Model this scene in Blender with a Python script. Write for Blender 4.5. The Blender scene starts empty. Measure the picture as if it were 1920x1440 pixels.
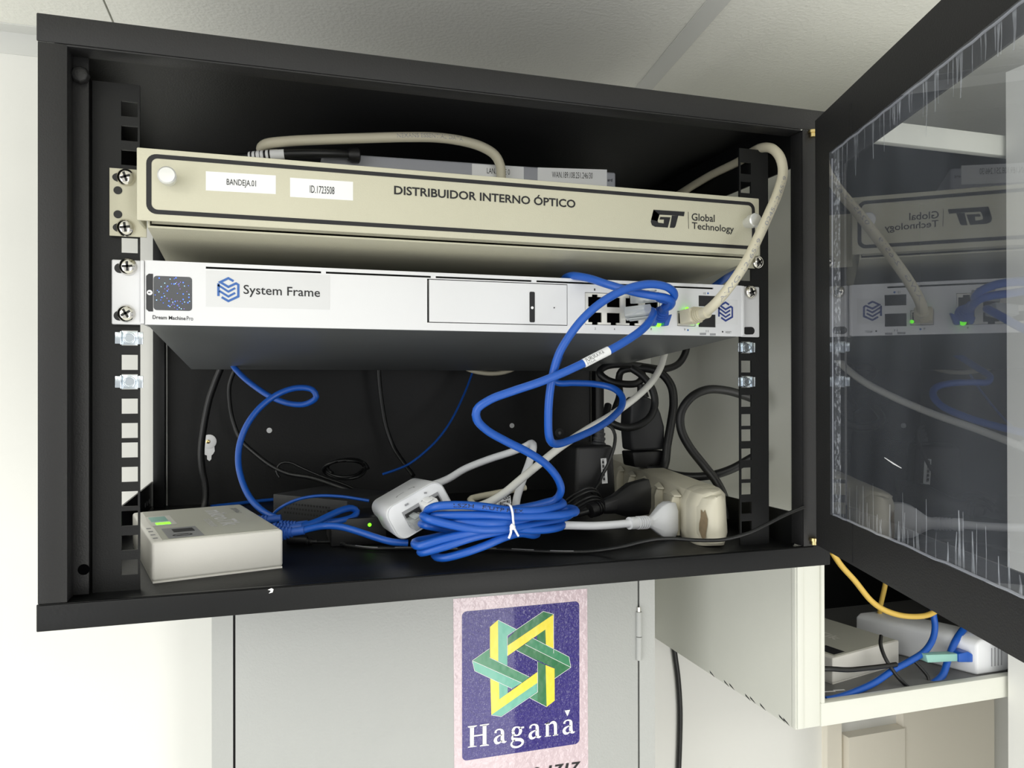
import bpy, bmesh, math, random
from mathutils import Vector as V, Matrix

# ------------------------------------------------------------------ setup
# millimetres in the code, metres in the scene; origin = centre of the rack
# opening on the mounting-rail plane, X right, Y towards the wall, Z up.
S = 0.001
sc = bpy.context.scene
COL = sc.collection
random.seed(7)

FPX, YAW, PIT, ROLL = 1443.6, 0.302655, 0.00285, 0.00177
cam = bpy.data.cameras.new('camera'); cam_o = bpy.data.objects.new('camera', cam); COL.objects.link(cam_o)
cam.sensor_width = 36.0; cam.lens = FPX / 1920 * 36.0; cam.clip_start = 0.01; cam.clip_end = 60
_f = V((math.sin(YAW) * math.cos(PIT), math.cos(YAW) * math.cos(PIT), math.sin(PIT)))
_r = V((math.cos(YAW), -math.sin(YAW), 0)); _u = _r.cross(_f)
_r2 = _r * math.cos(ROLL) - _u * math.sin(ROLL); _u2 = _r * math.sin(ROLL) + _u * math.cos(ROLL)
_m = Matrix((_r2, _u2, -_f)).transposed().to_4x4(); _m.translation = V((-144.22, -552.94, -9.64)) * S
cam_o.matrix_world = _m
sc.camera = cam_o
sc.view_settings.view_transform = 'Standard'; sc.view_settings.look = 'None'
sc.view_settings.gamma = 1.0; sc.view_settings.use_curve_mapping = False
sc.view_settings.exposure = -0.25

w = bpy.data.worlds.new('world'); sc.world = w; w.use_nodes = True
w.node_tree.nodes['Background'].inputs[0].default_value = (1.0, 0.995, 0.965, 1)
w.node_tree.nodes['Background'].inputs[1].default_value = 0.92

def area(name, loc, size, energy, color=(1, 0.985, 0.94)):
    l = bpy.data.lights.new(name, 'AREA'); l.shape = 'RECTANGLE'; l.size, l.size_y = size
    l.energy = energy; l.color = color
    o = bpy.data.objects.new(name, l); COL.objects.link(o); o.location = V(loc) * S
    return o
# recessed ceiling luminaires of the room, behind and beside the photographer
area('ceiling_lamp', (-1150, -900, 362), (1.2, 0.6), 11)
area('ceiling_lamp', (150, -1500, 362), (1.2, 0.6), 10)
# added fill light from the left to brighten the ceiling; no window is built
wl = area('fill_light', (-2250, -1500, -700), (1.6, 1.8), 25, (0.98, 0.99, 1.0))
wl.rotation_euler = (math.radians(90), 0, math.radians(-62))
# added low fill light behind the camera, also gives the sticker its highlight
wl = area('fill_light', (800, -2900, -1000), (0.55, 2.0), 27, (1, 0.985, 0.95))
wl.rotation_euler = (math.radians(90), 0, 0)

# ------------------------------------------------------------------ materials
def lin(c):
    return tuple(((x / 255) / 12.92 if x / 255 <= 0.04045 else ((x / 255 + 0.055) / 1.055) ** 2.4) for x in c)
def mat(name, rgb, rough=0.5, metal=0.0, bump=0.0, bscale=400.0, spec=0.5, coat=0.0, var=0.0, vscale=30.0, emit=0.0, trans=0.0, alpha=None):
    m = bpy.data.materials.new(name); m.use_nodes = True
    nt = m.node_tree; b = nt.nodes['Principled BSDF']
    c = lin(rgb) + (1,)
    b.inputs['Base Color'].default_value = c
    b.inputs['Roughness'].default_value = rough; b.inputs['Metallic'].default_value = metal
    b.inputs['Specular IOR Level'].default_value = spec
    b.inputs['Coat Weight'].default_value = coat
    b.inputs['Transmission Weight'].default_value = trans
    if emit:
        b.inputs['Emission Color'].default_value = c; b.inputs['Emission Strength'].default_value = emit
    tc = nt.nodes.new('ShaderNodeTexCoord')
    if bump:
        n = nt.nodes.new('ShaderNodeTexNoise'); n.inputs['Scale'].default_value = bscale; n.inputs['Detail'].default_value = 2
        bp = nt.nodes.new('ShaderNodeBump'); bp.inputs['Strength'].default_value = bump; bp.inputs['Distance'].default_value = 0.002
        nt.links.new(tc.outputs['Object'], n.inputs['Vector']); nt.links.new(n.outputs['Fac'], bp.inputs['Height'])
        nt.links.new(bp.outputs['Normal'], b.inputs['Normal'])
    if var:
        n = nt.nodes.new('ShaderNodeTexNoise'); n.inputs['Scale'].default_value = vscale; n.inputs['Detail'].default_value = 5
        mx = nt.nodes.new('ShaderNodeMix'); mx.data_type = 'RGBA'
        mx.inputs[6].default_value = tuple(x * (1 - var) for x in c[:3]) + (1,)
        mx.inputs[7].default_value = tuple(min(1, x * (1 + var)) for x in c[:3]) + (1,)
        nt.links.new(tc.outputs['Object'], n.inputs['Vector']); nt.links.new(n.outputs['Fac'], mx.inputs[0])
        nt.links.new(mx.outputs[2], b.inputs['Base Color'])
    return m
M = {}
M['wall'] = mat('wall_paint', (240, 240, 236), 0.7, bump=0.06, bscale=120, var=0.02, vscale=6)
M['ceil'] = mat('ceiling_tile', (245, 245, 238), 0.85, bump=0.35, bscale=230, var=0.02, vscale=9)
M['tbar'] = mat('ceiling_grid', (222, 223, 220), 0.5)
M['floor'] = mat('floor_vinyl', (226, 226, 220), 0.6, var=0.1)
M['black'] = mat('black_powder_coat', (33, 33, 34), 0.5, bump=0.12, bscale=900, spec=0.4, var=0.12, vscale=14)
M['blackin'] = mat('black_inner_steel', (17, 18, 19), 0.42, spec=0.3, bump=0.05, bscale=500, var=0.25, vscale=25)
M['rail'] = mat('black_rail_paint', (18, 19, 20), 0.5, spec=0.35, bump=0.06, bscale=900)
M['beige'] = mat('beige_powder_coat', (199, 196, 175), 0.5, bump=0.10, bscale=1100, var=0.02)
M['ink'] = mat('black_ink', (22, 22, 26), 0.55)
M['white_label'] = mat('white_label_paper', (238, 239, 240), 0.55)
M['silver'] = mat('silver_metal_paint', (226, 227, 230), 0.4, metal=0.1, bump=0.03, bscale=1500)
M['steelsheet'] = mat('plain_steel_sheet', (126, 129, 131), 0.42, metal=0.55, bump=0.03, bscale=90, var=0.06)
M['chrome'] = mat('nickel_plate', (225, 222, 215), 0.12, metal=1.0)
M['zinc'] = mat('zinc_plate', (205, 214, 222), 0.22, metal=1.0)
M['alu'] = mat('alu_knob', (220, 221, 220), 0.3, metal=0.6)
M['dark'] = mat('dark_plastic', (20, 20, 22), 0.45)
M['screen'] = mat('grey_display_glass', (84, 86, 90), 0.15)
M['dot_b'] = mat('blue_pixels', (70, 110, 255), 0.5, emit=2.2)
M['dot_w'] = mat('pale_blue_pixels', (150, 200, 255), 0.5, emit=2.0)
M['dot_v'] = mat('violet_pixels', (150, 120, 230), 0.5, emit=0.8)
M['led'] = mat('green_led', (110, 255, 30), 0.5, emit=3.0)
M['logo_b'] = mat('logo_blue_ink', (58, 104, 176), 0.5)
M['logo_n'] = mat('logo_navy_ink', (38, 58, 128), 0.5)
M['grey_ink'] = mat('grey_ink', (150, 151, 155), 0.5)
M['sticker_clear'] = mat('frosted_sticker', (217, 218, 220), 0.45)
M['jack'] = mat('jack_shield', (226, 224, 216), 0.3, metal=0.5)
M['blue'] = mat('blue_cable_pvc', (22, 86, 182), 0.38, bump=0.02, bscale=200, coat=0.1)
M['blue_boot'] = mat('blue_boot_rubber', (34, 84, 172), 0.5)
M['cream'] = mat('beige_cable_pvc', (206, 200, 178), 0.45, var=0.06, vscale=60)
M['whitec'] = mat('white_cable_pvc', (226, 226, 220), 0.42)
M['pwhite'] = mat('white_plastic', (232, 234, 238), 0.35, bump=0.02, bscale=1500)
M['rwhite'] = mat('router_plastic', (226, 224, 218), 0.4, bump=0.03, bscale=1800)
M['rtop'] = mat('router_top_plastic', (196, 196, 186), 0.5, bump=0.05, bscale=2500)
M['bcord'] = mat('black_cable_rubber', (22, 23, 24), 0.42)
M['clear'] = mat('clear_plug_plastic', (222, 227, 229), 0.12, trans=0.6)
M['strip'] = mat('cream_strip_plastic', (212, 207, 188), 0.42, var=0.08, vscale=40)
M['grime'] = mat('brown_grime', (128, 112, 88), 0.8, var=0.3, vscale=300)
M['greydev'] = mat('grey_device_plastic', (168, 170, 178), 0.45)
M['panel'] = mat('grey_panel_paint', (186, 188, 186), 0.45, bump=0.16, bscale=420, var=0.02)
M['wrack'] = mat('white_rack_paint', (224, 225, 216), 0.5, bump=0.04, bscale=600, var=0.02)
M['wshelf'] = mat('shaded_shelf_grey', (112, 112, 112), 0.5)  # darkened grey, shade of the rack interior put into the colour
M['yellow'] = mat('yellow_cable_pvc', (222, 186, 90), 0.45)
M['cream_wall'] = mat('cream_trunking', (250, 244, 230), 0.55)
M['paper'] = mat('pink_sticker_film', (216, 196, 203), 0.18, bump=0.6, bscale=150, coat=0.3)
M['purple'] = mat('purple_print', (42, 26, 124), 0.1, bump=1.0, bscale=240, coat=0.35)
M['sg_y'] = mat('yellow_print', (250, 232, 60), 0.2, bump=0.2, bscale=60)
M['sg_d'] = mat('dark_green_print', (34, 118, 66), 0.2, bump=0.2, bscale=60)
M['sg_m'] = mat('mid_green_print', (54, 140, 96), 0.2, bump=0.2, bscale=60)
M['sg_l'] = mat('light_green_print', (104, 188, 164), 0.2, bump=0.2, bscale=60)
M['wink'] = mat('white_print', (246, 246, 248), 0.3)
M['brass'] = mat('brass_pin', (206, 186, 130), 0.25, metal=1.0)
M['teal'] = mat('pale_teal_plastic', (150, 200, 190), 0.4)
M['void'] = mat('hole_shade', (6, 6, 7), 0.9, spec=0.0)  # black put in for the shade inside holes and ports
M['dkgrey'] = mat('dark_grey_plastic', (46, 47, 50), 0.5)

def pane_material():
    m = bpy.data.materials.new('hazy_acrylic'); m.use_nodes = True; nt = m.node_tree; nt.nodes.clear()
    out = nt.nodes.new('ShaderNodeOutputMaterial')
    tr = nt.nodes.new('ShaderNodeBsdfTransparent'); tr.inputs[0].default_value = (0.90, 0.91, 0.93, 1)
    gl = nt.nodes.new('ShaderNodeBsdfGlossy'); gl.inputs[0].default_value = (0.95, 0.96, 1, 1); gl.inputs['Roughness'].default_value = 0.012
    df = nt.nodes.new('ShaderNodeBsdfDiffuse'); df.inputs[0].default_value = (0.42, 0.45, 0.51, 1)  # dust haze, with some ceiling reflection put into it
    tc = nt.nodes.new('ShaderNodeTexCoord'); mp = nt.nodes.new('ShaderNodeMapping'); mp.inputs['Scale'].default_value = (20, 20, 5)
    n = nt.nodes.new('ShaderNodeTexNoise'); n.inputs['Scale'].default_value = 1.0; n.inputs['Detail'].default_value = 6
    rp = nt.nodes.new('ShaderNodeMapRange'); rp.inputs[1].default_value = 0.35; rp.inputs[2].default_value = 0.8; rp.inputs[3].default_value = 0.05; rp.inputs[4].default_value = 0.14
    nt.links.new(tc.outputs['Object'], mp.inputs[0]); nt.links.new(mp.outputs[0], n.inputs['Vector']); nt.links.new(n.outputs['Fac'], rp.inputs[0])
    mx1 = nt.nodes.new('ShaderNodeMixShader'); nt.links.new(rp.outputs[0], mx1.inputs[0])
    nt.links.new(tr.outputs[0], mx1.inputs[1]); nt.links.new(df.outputs[0], mx1.inputs[2])
    fr = nt.nodes.new('ShaderNodeFresnel'); fr.inputs[0].default_value = 2.0
    ge = nt.nodes.new('ShaderNodeNewGeometry'); inv = nt.nodes.new('ShaderNodeMath'); inv.operation = 'SUBTRACT'; inv.inputs[0].default_value = 1.0
    ml = nt.nodes.new('ShaderNodeMath'); ml.operation = 'MULTIPLY'     # reflect once, at the near surface of the sheet
    nt.links.new(ge.outputs['Backfacing'], inv.inputs[1]); nt.links.new(inv.outputs[0], ml.inputs[0]); nt.links.new(fr.outputs[0], ml.inputs[1])
    mx2 = nt.nodes.new('ShaderNodeMixShader'); nt.links.new(ml.outputs[0], mx2.inputs[0])
    nt.links.new(mx1.outputs[0], mx2.inputs[1]); nt.links.new(gl.outputs[0], mx2.inputs[2])
    nt.links.new(mx2.outputs[0], out.inputs[0]); return m
M['pane'] = pane_material()

def glue_material(scale, lo=0.10, hi=0.75):
    m = bpy.data.materials.new('glue_smears'); m.use_nodes = True; nt = m.node_tree; nt.nodes.clear()
    out = nt.nodes.new('ShaderNodeOutputMaterial')
    tr = nt.nodes.new('ShaderNodeBsdfTransparent'); df = nt.nodes.new('ShaderNodeBsdfDiffuse'); df.inputs[0].default_value = (0.8, 0.81, 0.82, 1)
    tc = nt.nodes.new('ShaderNodeTexCoord'); mp = nt.nodes.new('ShaderNodeMapping'); mp.inputs['Scale'].default_value = scale
    n = nt.nodes.new('ShaderNodeTexNoise'); n.inputs['Scale'].default_value = 1.0; n.inputs['Detail'].default_value = 3
    rp = nt.nodes.new('ShaderNodeMapRange'); rp.inputs[1].default_value = 0.5; rp.inputs[2].default_value = 0.68; rp.inputs[3].default_value = lo; rp.inputs[4].default_value = hi
    nt.links.new(tc.outputs['Object'], mp.inputs[0]); nt.links.new(mp.outputs[0], n.inputs['Vector']); nt.links.new(n.outputs['Fac'], rp.inputs[0])
    mx = nt.nodes.new('ShaderNodeMixShader'); nt.links.new(rp.outputs[0], mx.inputs[0]); nt.links.new(tr.outputs[0], mx.inputs[1]); nt.links.new(df.outputs[0], mx.inputs[2])
    nt.links.new(mx.outputs[0], out.inputs[0]); return m
M['glue'] = glue_material((160, 160, 60), 0.4, 0.95)
M['glue_v'] = glue_material((300, 300, 260))

# ------------------------------------------------------------------ mesh helpers
def catmull(pts, step=3.0, closed=False):
    P = [V(p) for p in pts]
    if len(P) == 2: P = [P[0], (P[0] + P[1]) / 2, P[1]]
    if closed: P = [P[-1]] + P + [P[0], P[1]]
    else: P = [P[0] * 2 - P[1]] + P + [P[-1] * 2 - P[-2]]
    out = []
    for i in range(1, len(P) - 2):
        p0, p1, p2, p3 = P[i - 1:i + 3]
        t0 = 0; t1 = t0 + max((p1 - p0).length, 1e-6) ** .5; t2 = t1 + max((p2 - p1).length, 1e-6) ** .5; t3 = t2 + max((p3 - p2).length, 1e-6) ** .5
        n = max(2, int((p2 - p1).length / step))
        for k in range(n):
            t = t1 + (t2 - t1) * k / n
            a1 = p0 * ((t1 - t) / (t1 - t0)) + p1 * ((t - t0) / (t1 - t0))
            a2 = p1 * ((t2 - t) / (t2 - t1)) + p2 * ((t - t1) / (t2 - t1))
            a3 = p2 * ((t3 - t) / (t3 - t2)) + p3 * ((t - t2) / (t3 - t2))
            b1 = a1 * ((t2 - t) / (t2 - t0)) + a2 * ((t - t0) / (t2 - t0))
            b2 = a2 * ((t3 - t) / (t3 - t1)) + a3 * ((t - t1) / (t3 - t1))
            out.append(b1 * ((t2 - t) / (t2 - t1)) + b2 * ((t - t1) / (t2 - t1)))
    if not closed: out.append(P[-2])
    return out

_gl = {}
def glyphs(body, bold=0.0):
    k = (body, bold)
    if k in _gl: return _gl[k]
    c = bpy.data.curves.new('lettering_curve', 'FONT'); c.body = body; c.size = 1; c.offset = bold; c.resolution_u = 3
    o = bpy.data.objects.new('lettering_curve', c); COL.objects.link(o)
    dg = bpy.context.evaluated_depsgraph_get(); dg.update()
    e = o.evaluated_get(dg); me = e.to_mesh()
    vs = [(v.co.x, v.co.y) for v in me.vertices]; fs = [tuple(p.vertices) for p in me.polygons]
    e.to_mesh_clear(); bpy.data.objects.remove(o); bpy.data.curves.remove(c)
    _gl[k] = (vs, fs); return _gl[k]

class MB:
    def __init__(s): s.v = []; s.f = []; s.mi = []; s.cur = 0
    def mat(s, i): s.cur = i; return s
    def add(s, vs, fs):
        b = len(s.v); s.v += [V(p) for p in vs]
        for f in fs: s.f.append([b + i for i in f]); s.mi.append(s.cur)
        return s
    def hexa(s, p):  # 8 corners: bottom ring 0-3, top ring 4-7
        return s.add(p, [(3, 2, 1, 0), (4, 5, 6, 7), (0, 1, 5, 4), (1, 2, 6, 5), (2, 3, 7, 6), (3, 0, 4, 7)])
    def box(s, x0, x1, y0, y1, z0, z1):
        return s.hexa([(x0, y0, z0), (x1, y0, z0), (x1, y1, z0), (x0, y1, z0), (x0, y0, z1), (x1, y0, z1), (x1, y1, z1), (x0, y1, z1)])
    def obox(s, c, a, b, u):  # centre and three half-axis vectors
        c, a, b, u = V(c), V(a), V(b), V(u)
        return s.hexa([c - a - b - u, c + a - b - u, c + a + b - u, c - a + b - u, c - a - b + u, c + a - b + u, c + a + b + u, c - a + b + u])
    def prism(s, poly, vec):
        P = [V(p) for p in poly]; n = len(P); vec = V(vec)
        Q = [p + vec for p in P]
        nrm = V((0, 0, 0))
        for i in range(n): nrm += P[i].cross(P[(i + 1) % n])
        if nrm.dot(vec) > 0: P.reverse(); Q.reverse()
        return s.add(P + Q, [tuple(range(n)), tuple(range(2 * n - 1, n - 1, -1))] + [((i + 1) % n, i, n + i, n + (i + 1) % n) for i in range(n)])
    def loft(s, rings, caps=True):
        n = len(rings[0]); vs = [p for r in rings for p in r]; fs = []
        for k in range(len(rings) - 1):
            for i in range(n):
                a = k * n + i; b = k * n + (i + 1) % n; fs.append((a, b, b + n, a + n))
        if caps: fs += [tuple(range(n - 1, -1, -1)), tuple(range((len(rings) - 1) * n, len(rings) * n))]
        return s.add(vs, fs)
    def lathe(s, p, axis, prof, seg=20):  # prof: list of (distance along axis, radius)
        p = V(p); d = V(axis).normalized(); a = d.orthogonal().normalized(); b = d.cross(a)
        rings = [[p + d * h + (a * math.cos(t) + b * math.sin(t)) * max(r, .02) for t in [2 * math.pi * i / seg for i in range(seg)]] for h, r in prof]
        return s.loft(rings)
    def cyl(s, p, q, r, seg=20, r2=None):
        d = V(q) - V(p); return s.lathe(p, d, [(0, r), (d.length, r if r2 is None else r2)], seg)
    def tube(s, pts, r, seg=10, step=3.0, closed=False, flat=1.0):
        C = catmull(pts, step, closed); n = len(C)
        T = []
        for i in range(n):
            a = C[i - 1] if (i > 0 or closed) else C[i]; b = C[(i + 1) % n] if (i < n - 1 or closed) else C[i]
            T.append((b - a).normalized())
        N = T[0].orthogonal().normalized(); rings = []
        rr = r if callable(r) else (lambda q: r)
        for i in range(n):
            N = (N - T[i] * N.dot(T[i])).normalized(); B = T[i].cross(N); q = rr(i / (n - 1))
            rings.append([C[i] + (N * math.cos(t) + B * math.sin(t) * flat) * q for t in [2 * math.pi * j / seg for j in range(seg)]])
        if closed: rings.append(rings[0])
        return s.loft(rings, not closed)
    def plate(s, x0, x1, z0, z1, y0, y1, holes):
        """flat sheet facing -Y with rectangular holes (xa, xb, za, zb)"""
        xs = sorted(set([x0, x1] + [min(max(v, x0), x1) for h in holes for v in h[:2]]))
        zs = sorted(set([z0, z1] + [min(max(v, z0), z1) for h in holes for v in h[2:]]))
        nx, nz = len(xs) - 1, len(zs) - 1
        def solid(i, j):
            if not (0 <= i < nx and 0 <= j < nz): return False
            cx, cz = (xs[i] + xs[i + 1]) / 2, (zs[j] + zs[j + 1]) / 2
            return not any(h[0] < cx < h[1] and h[2] < cz < h[3] for h in holes)
        for i in range(nx):
            for j in range(nz):
                if not solid(i, j): continue
                a, b, c, d = xs[i], xs[i + 1], zs[j], zs[j + 1]
                s.add([(a, y0, c), (b, y0, c), (b, y0, d), (a, y0, d)], [(0, 1, 2, 3)])
                s.add([(a, y1, c), (b, y1, c), (b, y1, d), (a, y1, d)], [(3, 2, 1, 0)])
                if not solid(i - 1, j): s.add([(a, y0, c), (a, y0, d), (a, y1, d), (a, y1, c)], [(0, 1, 2, 3)])
                if not solid(i + 1, j): s.add([(b, y0, c), (b, y0, d), (b, y1, d), (b, y1, c)], [(3, 2, 1, 0)])
                if not solid(i, j - 1): s.add([(a, y0, c), (b, y0, c), (b, y1, c), (a, y1, c)], [(3, 2, 1, 0)])
                if not solid(i, j + 1): s.add([(a, y0, d), (b, y0, d), (b, y1, d), (a, y1, d)], [(0, 1, 2, 3)])
        return s
    def text(s, body, bl, br, tl, bold=0.0):
        """flat lettering whose bounding box fills the corners bl, br, tl"""
        vs, fs = glyphs(body, bold); x = [p[0] for p in vs]; y = [p[1] for p in vs]
        x0, x1, y0, y1 = min(x), max(x), min(y), max(y); bl, br, tl = V(bl), V(br), V(tl)
        return s.add([bl + (br - bl) * ((a - x0) / (x1 - x0)) + (tl - bl) * ((b - y0) / (y1 - y0)) for a, b in vs], fs)
    def stroke(s, pts, wd, normal=(0, -1, 0), smooth=False, caps=True):
        P = [V(p) for p in pts]; W = list(wd) if hasattr(wd, '__len__') else [wd] * len(P)
        if smooth:
            Q = []; R = []
            ext = [P[0] * 2 - P[1]] + P + [P[-1] * 2 - P[-2]]
            for i in range(len(P) - 1):
                p0, p1, p2, p3 = ext[i:i + 4]
                for k in range(5):
                    t = k / 5
                    Q.append(.5 * (2 * p1 + (p2 - p0) * t + (2 * p0 - 5 * p1 + 4 * p2 - p3) * t * t + (3 * p1 - p0 - 3 * p2 + p3) * t ** 3)); R.append(W[i] + (W[i + 1] - W[i]) * t)
            Q.append(P[-1]); R.append(W[-1]); P, W = Q, R
        nr = V(normal); L = []; n = len(P)
        for i in range(n):
            d1 = (P[i] - P[i - 1]).normalized() if i else None; d2 = (P[i + 1] - P[i]).normalized() if i < n - 1 else None
            d = (d1 + d2).normalized() if d1 and d2 else (d1 or d2)
            sd = nr.cross(d).normalized(); k = 1.0
            if d1 and d2: k = 1 / max(.5, sd.dot(nr.cross(d1).normalized()))
            L.append((P[i] + sd * W[i] / 2 * k, P[i] - sd * W[i] / 2 * k))
        vs = [q for ab in L for q in ab]
        return s.add(vs, [(2 * i, 2 * i + 1, 2 * i + 3, 2 * i + 2) for i in range(n - 1)])
    def fan(s, poly): return s.add(poly, [tuple(range(len(poly)))])
    def disc(s, c, r, normal=(0, -1, 0), seg=14):
        c = V(c); d = V(normal).normalized(); a = d.orthogonal().normalized(); b = d.cross(a)
        return s.fan([c + (a * math.cos(t) + b * math.sin(t)) * r for t in [2 * math.pi * i / seg for i in range(seg)]])
    def tube_text(s, pts, r, body, s0, length, height, face=(-0.1, -1, 0.05), step=3.0, flip=False):
        """lettering wrapped on the tube through pts, from arc length s0"""
        C = catmull(pts, step); A = [0.0]
        for i in range(1, len(C)): A.append(A[-1] + (C[i] - C[i - 1]).length)
        vs, fs = glyphs(body); x = [p[0] for p in vs]; y = [p[1] for p in vs]; x0, x1, y0, y1 = min(x), max(x), min(y), max(y)
        out = []
        for a, b in vs:
            q = s0 + length * (a - x0) / (x1 - x0) if not flip else s0 + length * (1 - (a - x0) / (x1 - x0))
            i = 0
            while i < len(A) - 2 and A[i + 1] < q: i += 1
            k = (q - A[i]) / max(1e-6, A[i + 1] - A[i]); p = C[i].lerp(C[i + 1], k); t = (C[i + 1] - C[i]).normalized()
            if flip: t = -t
            f = V(face); f = (f - t * f.dot(t)).normalized(); up = f.cross(t)
            ang = (((b - y0) / (y1 - y0)) - .5) * height / r
            out.append(p + (f * math.cos(ang) + up * math.sin(ang)) * (r + .12))
        return s.add(out, fs)
    def build(s, name, m, parent=None, loc=None, bevel=0.0, seg=2, smooth=38, merge=False):
        base = V(LOC[parent]) if parent is not None else V(loc if loc is not None else (0, 0, 0))
        me = bpy.data.meshes.new(name); bm = bmesh.new()
        vv = [bm.verts.new((p - base) * S) for p in s.v]
        for f, i in zip(s.f, s.mi):
            try:
                q = bm.faces.new([vv[k] for k in f]); q.material_index = i
            except ValueError: pass
        bmesh.ops.recalc_face_normals(bm, faces=bm.faces); bm.normal_update()
        if merge: bmesh.ops.remove_doubles(bm, verts=bm.verts, dist=1e-6)
        if merge: bmesh.ops.dissolve_limit(bm, angle_limit=0.01, verts=bm.verts, edges=bm.edges, delimit={'MATERIAL'})
        if bevel:
            ed = [e for e in bm.edges if len(e.link_faces) == 2 and e.calc_face_angle(0) > math.radians(40)]
            bmesh.ops.bevel(bm, geom=ed, offset=bevel * S, segments=seg, profile=.5, affect='EDGES', clamp_overlap=True)
        bm.normal_update()
        for f in bm.faces: f.smooth = True
        for e in bm.edges:
            if len(e.link_faces) != 2 or e.calc_face_angle(0) > math.radians(smooth): e.smooth = False
        bm.to_mesh(me); bm.free()
        for q in (m if isinstance(m, (list, tuple)) else [m]): me.materials.append(M[q])
        o = bpy.data.objects.new(name, me); COL.objects.link(o)
        if parent is not None: o.parent = parent
        else: o.location = base * S
        LOC[o] = base if parent is None else V(LOC[parent])
        return o
LOC = {}
def tag(o, label, cat, group=None):
    o['label'] = label; o['category'] = cat
    if group: o['group'] = group
    return o
def thing(name, label, cat, loc, group=None):
    o = bpy.data.objects.new(name, None); COL.objects.link(o); o.location = V(loc) * S; o.empty_display_size = .02
    LOC[o] = V(loc); return tag(o, label, cat, group)
def struct(name, mb, m, **k):
    o = mb.build(name, m, **k); o['kind'] = 'structure'; return o
def lab(o, text): o['label'] = text; return o
def lerp(a, b, t): return V(a) * (1 - t) + V(b) * t
def rot_about(mb, pivot, axis, deg):
    R = Matrix.Rotation(math.radians(deg), 3, V(axis)); p = V(pivot); mb.v = [R @ (q - p) + p for q in mb.v]; return mb

# ------------------------------------------------------------------ setting
WY = 388          # back wall
CZ = 369          # ceiling
struct('wall_back', MB().box(-2300, 2300, WY, WY + 60, -2000, CZ + 60), 'wall')
struct('floor', MB().box(-2300, 2300, -3000, WY, -2060, -2000), 'floor')
struct('wall_right', MB().box(614.5, 2300, 60, 82, -2000, 329), 'wall')
ceil = MB()
TB = [(263.9,110,369),(294,314.3,369),(285.7,103.3,369),(319.7,311.7,369)]     # crooked grid bar on the right
dirT = (V(TB[1]) - V(TB[0])).normalized(); dirT = dirT / dirT.y
def tx(y, b): return V(TB[b]).x + dirT.x * (y - V(TB[b]).y)
SX = -301
ceil.prism([(-2300, -3000, CZ), (SX - 1, -3000, CZ), (SX - 1, WY - 1, CZ), (-2300, WY - 1, CZ)], (0, 0, 18))
ceil.prism([(SX + 1, -3000, CZ), (tx(-3000, 0) + 4, -3000, CZ), (tx(WY, 0) + 4, WY - 1, CZ), (SX + 1, WY - 1, CZ)], (0, 0, 18))
ceil.prism([(tx(-3000, 2) - 4, -3000, CZ), (2300, -3000, CZ), (2300, WY - 1, CZ), (tx(WY, 2) - 4, WY - 1, CZ)], (0, 0, 18))
ceil.box(-2300, 2300, -3000, WY - .5, CZ + 17, CZ + 20)
struct('ceiling', ceil, 'ceil')
t = MB(); y0, y1 = -3000, WY - 1
t.prism([(tx(y0, 0), y0, CZ - 1.2), (tx(y0, 2), y0, CZ - 1.2), (tx(y1, 2), y1, CZ - 1.2), (tx(y1, 0), y1, CZ - 1.2)], (0, 0, 1.15))
cx0, cx1 = (tx(y0, 0) + tx(y0, 2)) / 2, (tx(y1, 0) + tx(y1, 2)) / 2
t.prism([(cx0 - 1, y0, CZ), (cx0 + 1, y0, CZ), (cx1 + 1, y1, CZ), (cx1 - 1, y1, CZ)], (0, 0, 20))
struct('trim_1', t, 'tbar')
struct('trim_2', MB().box(-2300, 614, WY - 22, WY, CZ - 1.2, CZ - .05).box(-2300, 614, WY - 1.5, WY, CZ - 24, CZ - 1.2), 'tbar')

# ------------------------------------------------------------------ black wall rack
RK = thing('wall_rack', 'black wall-mounted network rack with open sides, its glazed door swung open', 'network rack', (0, 180, -157))
OX, ZT, ZB, YF, YB = 279.3, 216, -157, -26, 384
b = MB()
b.box(-OX, OX + 15, YF, YF + 1.5, 199, ZT).box(-OX, OX + 15, YF + 1.5, YB, ZT - 1.5, ZT)          # top sheet with folded face
b.box(-OX + 16, OX - 12, YF, YF + 16, 197.5, 199)
b.build('top_panel', 'black', RK, bevel=.9)
b = MB().box(-OX, OX + 15, YF, YF + 1.5, ZB, -140.5).box(-OX + 1, OX + 14, YF + 1.5, YB, -144, -142).box(-OX, OX + 15, YF + 1.5, YB, ZB, ZB + 1.5).box(-OX + 1, OX - 1, YF, YF + 4, -142, -140.5)
b.build('bottom_panel', ['blackin'], RK, bevel=.6)
b = MB().box(-OX + .6, -OX + 16.5, YF + .4, YF + 2, -140.5, 199).box(-OX + .6, -OX + 2.2, YF + 2, YF + 30, -140.5, 199).box(-OX + 15, -OX + 16.5, YF + 2, YF + 16, -140.5, 199)
b.build('front_stile', 'black', RK, bevel=.5)
b = MB().box(OX - 10.5, OX + 14.4, YF + .4, YF + 2, -140.5, 199).box(OX - 10.5, OX - 9.2, YF + 2, YF + 16, -140.5, 199)
b.build('front_stile', 'black', RK, bevel=.4)
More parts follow.
